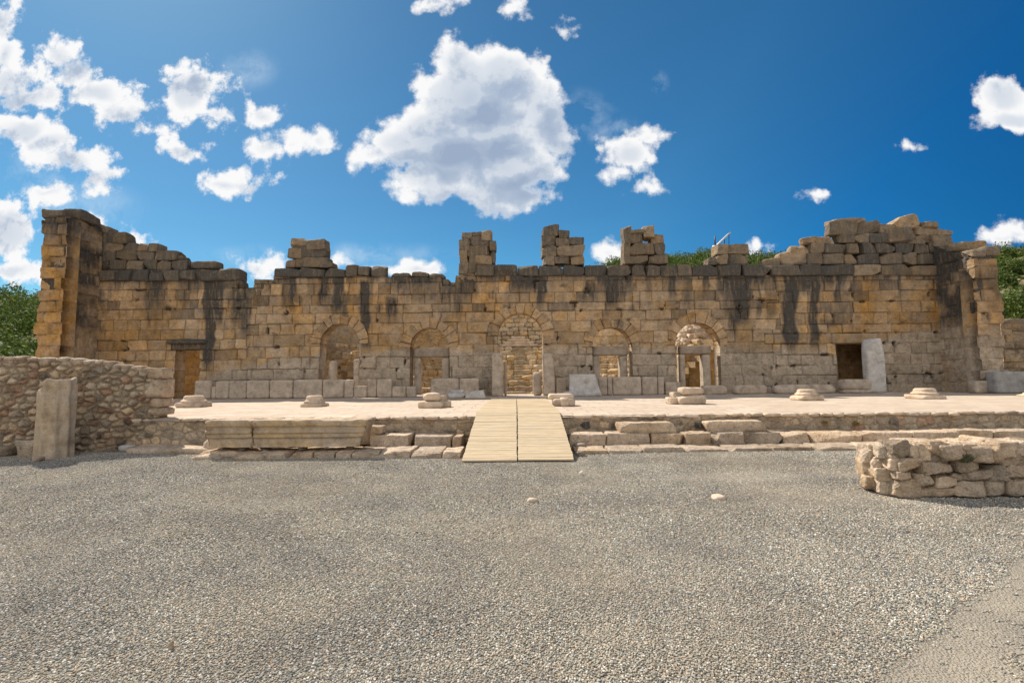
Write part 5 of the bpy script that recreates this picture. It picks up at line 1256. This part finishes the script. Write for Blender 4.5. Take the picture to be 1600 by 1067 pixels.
def boulder(l, r, t_, b_, label, mat='step', zb=0, tint=(.6, .5, 0), dep=None, grp=None, k=4, name='boulder'):
    p = gnd((l+r)/2, b_, zb); x0, x1, z0, z1 = pbox(l, t_, r, b_, p[1]); dep = dep or (x1-x0)*.8
    A = Acc(); stone(A, ((x0+x1)/2, p[1]+dep/2, (zb+z1)/2-.02), (x1-x0, dep, z1-zb+.05), k=k, warp=.12, rough=.04, chip=.15, seg=.03, maxn=12, tint=tint); A.thing(name, M[mat], label, 'stone', grp)
boulder(-14, 20, 679, 697, 'rounded boulder against the rubble wall at the left edge', grp='loose stones at the foot of the left rubble wall')
boulder(-30, 12, 697, 712, 'dark shaded boulder low at the left edge beside the trough', grp='loose stones at the foot of the left rubble wall', tint=(.3, .5, .3))
boulder(158, 181, 688, 701, 'whitish angular stone in the gravel right of the fluted column', mat='white', grp='loose stones at the foot of the left rubble wall')
boulder(183, 204, 696, 704, 'flat pale stone at the left end of the steps', mat='white', grp='loose stones at the foot of the left rubble wall', tint=(.5, .6, 0))
boulder(46, 62, 714, 719.5, 'little flat stone at the foot of the fluted column', grp='loose stones at the foot of the left rubble wall')
boulder(898, 916, 694, 704, 'grey stone wedged beside the lower right edge of the ramp', grp='loose stones beside the ramp', tint=(.3, .7, .2))
boulder(901, 915, 705, 712, 'shaded stone on the gravel at the foot of the ramp', grp='loose stones beside the ramp', tint=(.3, .7, .3))
GGp = 'single pale stones scattered on the gravel'
boulder(1117, 1140, 775.5, 779.5, 'flat pinkish white stone lying alone on the gravel, the largest', mat='pale', grp=GGp, tint=(1, .8, 0), k=3)
boulder(824, 842, 779.5, 783, 'pinkish flat stone half sunk in the gravel below the ramp', mat='pale', grp=GGp, tint=(.8, .8, 0), k=3)
boulder(753, 762, 714.5, 719, 'tiny white stone near the lower edge of the ramp', mat='white', grp=GGp, tint=(1, .5, 0), k=3) if False else None
boulder(905, 913, 737, 741, 'small white pebble on the gravel right below the ramp', mat='white', grp=GGp, tint=(1, .5, 0), k=3)
boulder(226, 234, 913, 918, 'white pebble on the near gravel at lower left', mat='white', grp=GGp, tint=(1, .5, 0), k=3)
boulder(261, 270, 1005, 1010, 'reddish brown pebble on the near gravel at lower left', mat='rubble', grp=GGp, tint=(.5, .1, 0), k=3)

# ------------------------------------------------------------------ rubble wall on the right, big stones
RW = empty('rubble_wall', (at(1480, 770, 6.9)[0], 6.9, 0), 'low thick wall of large rough stones in the right foreground', 'rubble wall')
c0 = gnd(1404, 778, 0); yb0 = c0[1]+.04; xb0 = c0[0]
A = Acc()
FR = [ # photo rects of the stones of the front face
 (1398, 691, 1426, 717), (1424, 694, 1440, 716), (1434, 694, 1456, 722), (1456, 690, 1494, 712), (1500, 694, 1526, 706), (1528, 696, 1560, 712), (1556, 690, 1606, 706),
 (1406, 716, 1440, 738), (1437, 722, 1456, 740), (1456, 704, 1494, 728), (1494, 703, 1527, 738), (1525, 710, 1565, 727), (1565, 708, 1612, 729),
 (1404, 735, 1432, 751), (1433, 738, 1462, 765), (1446, 722, 1490, 742), (1466, 742, 1498, 763), (1503, 734, 1550, 750), (1545, 728, 1582, 752), (1574, 724, 1625, 752),
 (1401, 749, 1441, 780), (1440, 762, 1500, 777), (1494, 750, 1537, 775), (1537, 751, 1582, 775), (1580, 750, 1630, 777), (1490, 740, 1508, 752), (1620, 690, 1670, 720), (1615, 718, 1680, 750), (1625, 748, 1690, 778)]
for i, r in enumerate(FR):
    x0, x1, z0, z1 = pbox(*r, yb0); dp = rnd(.3, .42)
    tt = (rnd(.25, .95), rnd(0, 1), 0 if rnd(0, 1) < .8 else .35); 
    if i == 20: tt = (.5, 0, 0)
    if i in (9, 18): tt = (.4, .8, .3)
    stone(A, ((x0+x1)/2, yb0+dp/2+rnd(-.03, .05), (z0+z1)/2), (max(.12, x1-x0)*1.02, dp, (z1-z0)*1.04), k=rnd(9, 16), warp=.09, rough=.03, chip=.2, cuts=6, seg=.022, maxn=22, freq=7, tint=tt)
# left end face
LE = [(1345, 697, 1372, 722), (1368, 692, 1402, 716), (1360, 714, 1388, 735), (1384, 716, 1410, 736), (1346, 722, 1368, 748), (1366, 733, 1404, 752), (1350, 745, 1380, 766), (1374, 752, 1406, 774)]
ybk = gnd(1347, 764, 0)[1]
for i, r in enumerate(LE):
    f = ((r[0]+r[2])/2-1345)/58; Y = ybk+(yb0-ybk)*f
    x0, x1, z0, z1 = pbox(*r, Y); stone(A, ((x0+x1)/2+.10, Y+.14, (z0+z1)/2), ((x1-x0)*1.05, .30, (z1-z0)*1.08), rot=-.25, k=rnd(9, 16), warp=.09, rough=.03, chip=.2, cuts=6, seg=.022, maxn=20, freq=7, tint=(rnd(.6, .95), rnd(0, 1), 0))
A.build('masonry', M['step'], RW)
A = Acc(); zt_ = at(1480, 700, yb0)[2]
for k in range(110):
    uu_ = rnd(0, 1); x = xb0+.12+uu_*3.4; y = yb0+rnd(.12, .50); s = rnd(.12, .34)
    if x < xb0+.1-(y-yb0)*.0: pass
    stone(A, (x-(y-yb0)*.2, y, zt_-.08+rnd(-.03, .03)+.06*uu_), (s*1.4, s, s*.7), rot=rnd(0, 3), k=9, warp=.1, rough=.035, chip=.15, cuts=5, seg=.035, maxn=10, tint=(rnd(.5, .95), rnd(0, 1), 0))
A.build('top_stones', M['step'], RW)
A = Acc()                                  # mortar and small fill between the stones
stone(A, (xb0+2.0, yb0+.36, .31), (3.7, .44, .60), k=14, warp=.01, rough=.03, seg=.06, maxn=40, tint=(.35, .5, .1)); A.build('fill', M['mortar'] if 'mortar' in M else M['rubble'], RW)

# ------------------------------------------------------------------ loose gravel pebbles (scattered with geometry nodes)
def pebbles(name, y0, y1, dens, size, label):
    pr = []
    for k in range(4):
        A = Acc(); stone(A, (0, 0, 0), (1.15, .95, .7), k=4, warp=.18, rough=.12, seg=.5, maxn=3); o = A.build('pebble_shape', M['pebble'], None, smooth=True, loc=(0, 0, 0)); pr.append(o.data); bpy.data.objects.remove(o)
    w0, w1 = y0*1.12+.3, y1*1.12+.3; n = 140
    V = []; Q = []
    for j in range(n+1):
        y = y0+(y1-y0)*j/n; wd = w0+(w1-w0)*j/n
        for i in range(n+1): x = -wd+2*wd*i/n; V.append((x, y, float(ground_h(np.array(x), np.array(y)))+.003))
    for j in range(n):
        for i in range(n):
            a = j*(n+1)+i; x, y = V[a][:2]
            lf = (x-1.96)-1.47*(y-2.84)+.22*float(n2(np.array(x), np.array(y), 1.8, 3, 2))
            if lf > 0 and y < 5.6 and rnd(0, 1) < (.96 if lf < .55 else .62): continue
            Q.append([a, a+1, a+n+2, a+n+1])
    o = mesh_obj(name, np.array(V), np.array(Q), M['gravel'])
    ng = bpy.data.node_groups.new(name, 'GeometryNodeTree'); ng.interface.new_socket('Geometry', in_out='INPUT', socket_type='NodeSocketGeometry'); ng.interface.new_socket('Geometry', in_out='OUTPUT', socket_type='NodeSocketGeometry')
    q = NT(ng); gi = q.new('NodeGroupInput'); go = q.new('NodeGroupOutput')
    dp = q.new('GeometryNodeDistributePointsOnFaces'); dp.inputs['Density'].default_value = dens; q.l.new(gi.outputs[0], dp.inputs['Mesh'])
    gi_ = q.new('GeometryNodeGeometryToInstance')
    for d in pr:
        ob = bpy.data.objects.new('pebble_shape', d); hidden.objects.link(ob)
        oi = q.new('GeometryNodeObjectInfo'); oi.inputs['Object'].default_value = ob; oi.inputs['As Instance'].default_value = True; q.l.new(oi.outputs['Geometry'], gi_.inputs[0])
    ip = q.new('GeometryNodeInstanceOnPoints'); q.l.new(dp.outputs['Points'], ip.inputs['Points']); q.l.new(gi_.outputs[0], ip.inputs['Instance']); ip.inputs['Pick Instance'].default_value = True
    rv = q.new('FunctionNodeRandomValue', data_type='FLOAT_VECTOR'); rv.inputs['Max'].default_value = (.5, .5, 6.28); q.l.new(rv.outputs[0], ip.inputs['Rotation'])
    rs = q.new('FunctionNodeRandomValue', data_type='FLOAT'); rs.inputs[2].default_value = size*.45; rs.inputs[3].default_value = size*1.5; rs.inputs['Seed'].default_value = 5; q.l.new(rs.outputs[1], ip.inputs['Scale'])
    q.l.new(ip.outputs[0], go.inputs[0])
    md = o.modifiers.new('scatter', 'NODES'); md.node_group = ng
    tag(o, label, 'gravel', kind='stuff'); return o
hidden = bpy.data.collections.new('pebble_shapes')
pebbles('loose_gravel', 2.1, 5.2, 7500, .0088, 'grey and beige loose gravel stones covering the near ground')
pebbles('loose_gravel', 5.2, 11.8, 2600, .0108, 'grey and beige loose gravel stones covering the middle ground')
# dry weeds rooted in the right rubble wall and along the steps
def weed(px, py, Y, s, label, n=140, mat='leaf'):
    c = at(px, py, Y); A = Acc(); r = np.random.default_rng(int(px))
    for k in range(n):
        a = r.uniform(0, 2*PI); L = s*r.uniform(.5, 1.1); d = np.array([math.cos(a)*r.uniform(.1, .8), math.sin(a)*.6*r.uniform(.1, .8)-.15, r.uniform(.3, 1)]); d /= np.linalg.norm(d)
        b = c+np.array([r.normal(0, s*.25), r.normal(0, s*.1), 0]); t = b+d*L; w_ = np.array([.006, 0, 0]) if r.random() < .5 else np.array([0, .006, 0])
        A.add([b-w_, b+w_, (b+t)/2+w_*1.3+[0, 0, .01], t, (b+t)/2-w_*1.3+[0, 0, .01]], [[0, 1, 2, 4]], [[4, 2, 3]], tint=(r.random(), r.random(), 0))
    return A.thing('weed', M[mat], label, 'plant', 'weeds growing in the stonework')
weed(1508, 722, yb0-.02, .14, 'grey-green tuft growing between the stones of the right foreground wall', 320, 'weed')
weed(1290, 662, EDGE-.05, .10, 'little dry tuft on the terrace rim, left of the wide pedestal', 60, 'grass')
weed(1338, 664, EDGE-.05, .12, 'small dry tuft on the terrace rim in front of the wide pedestal', 60, 'grass')
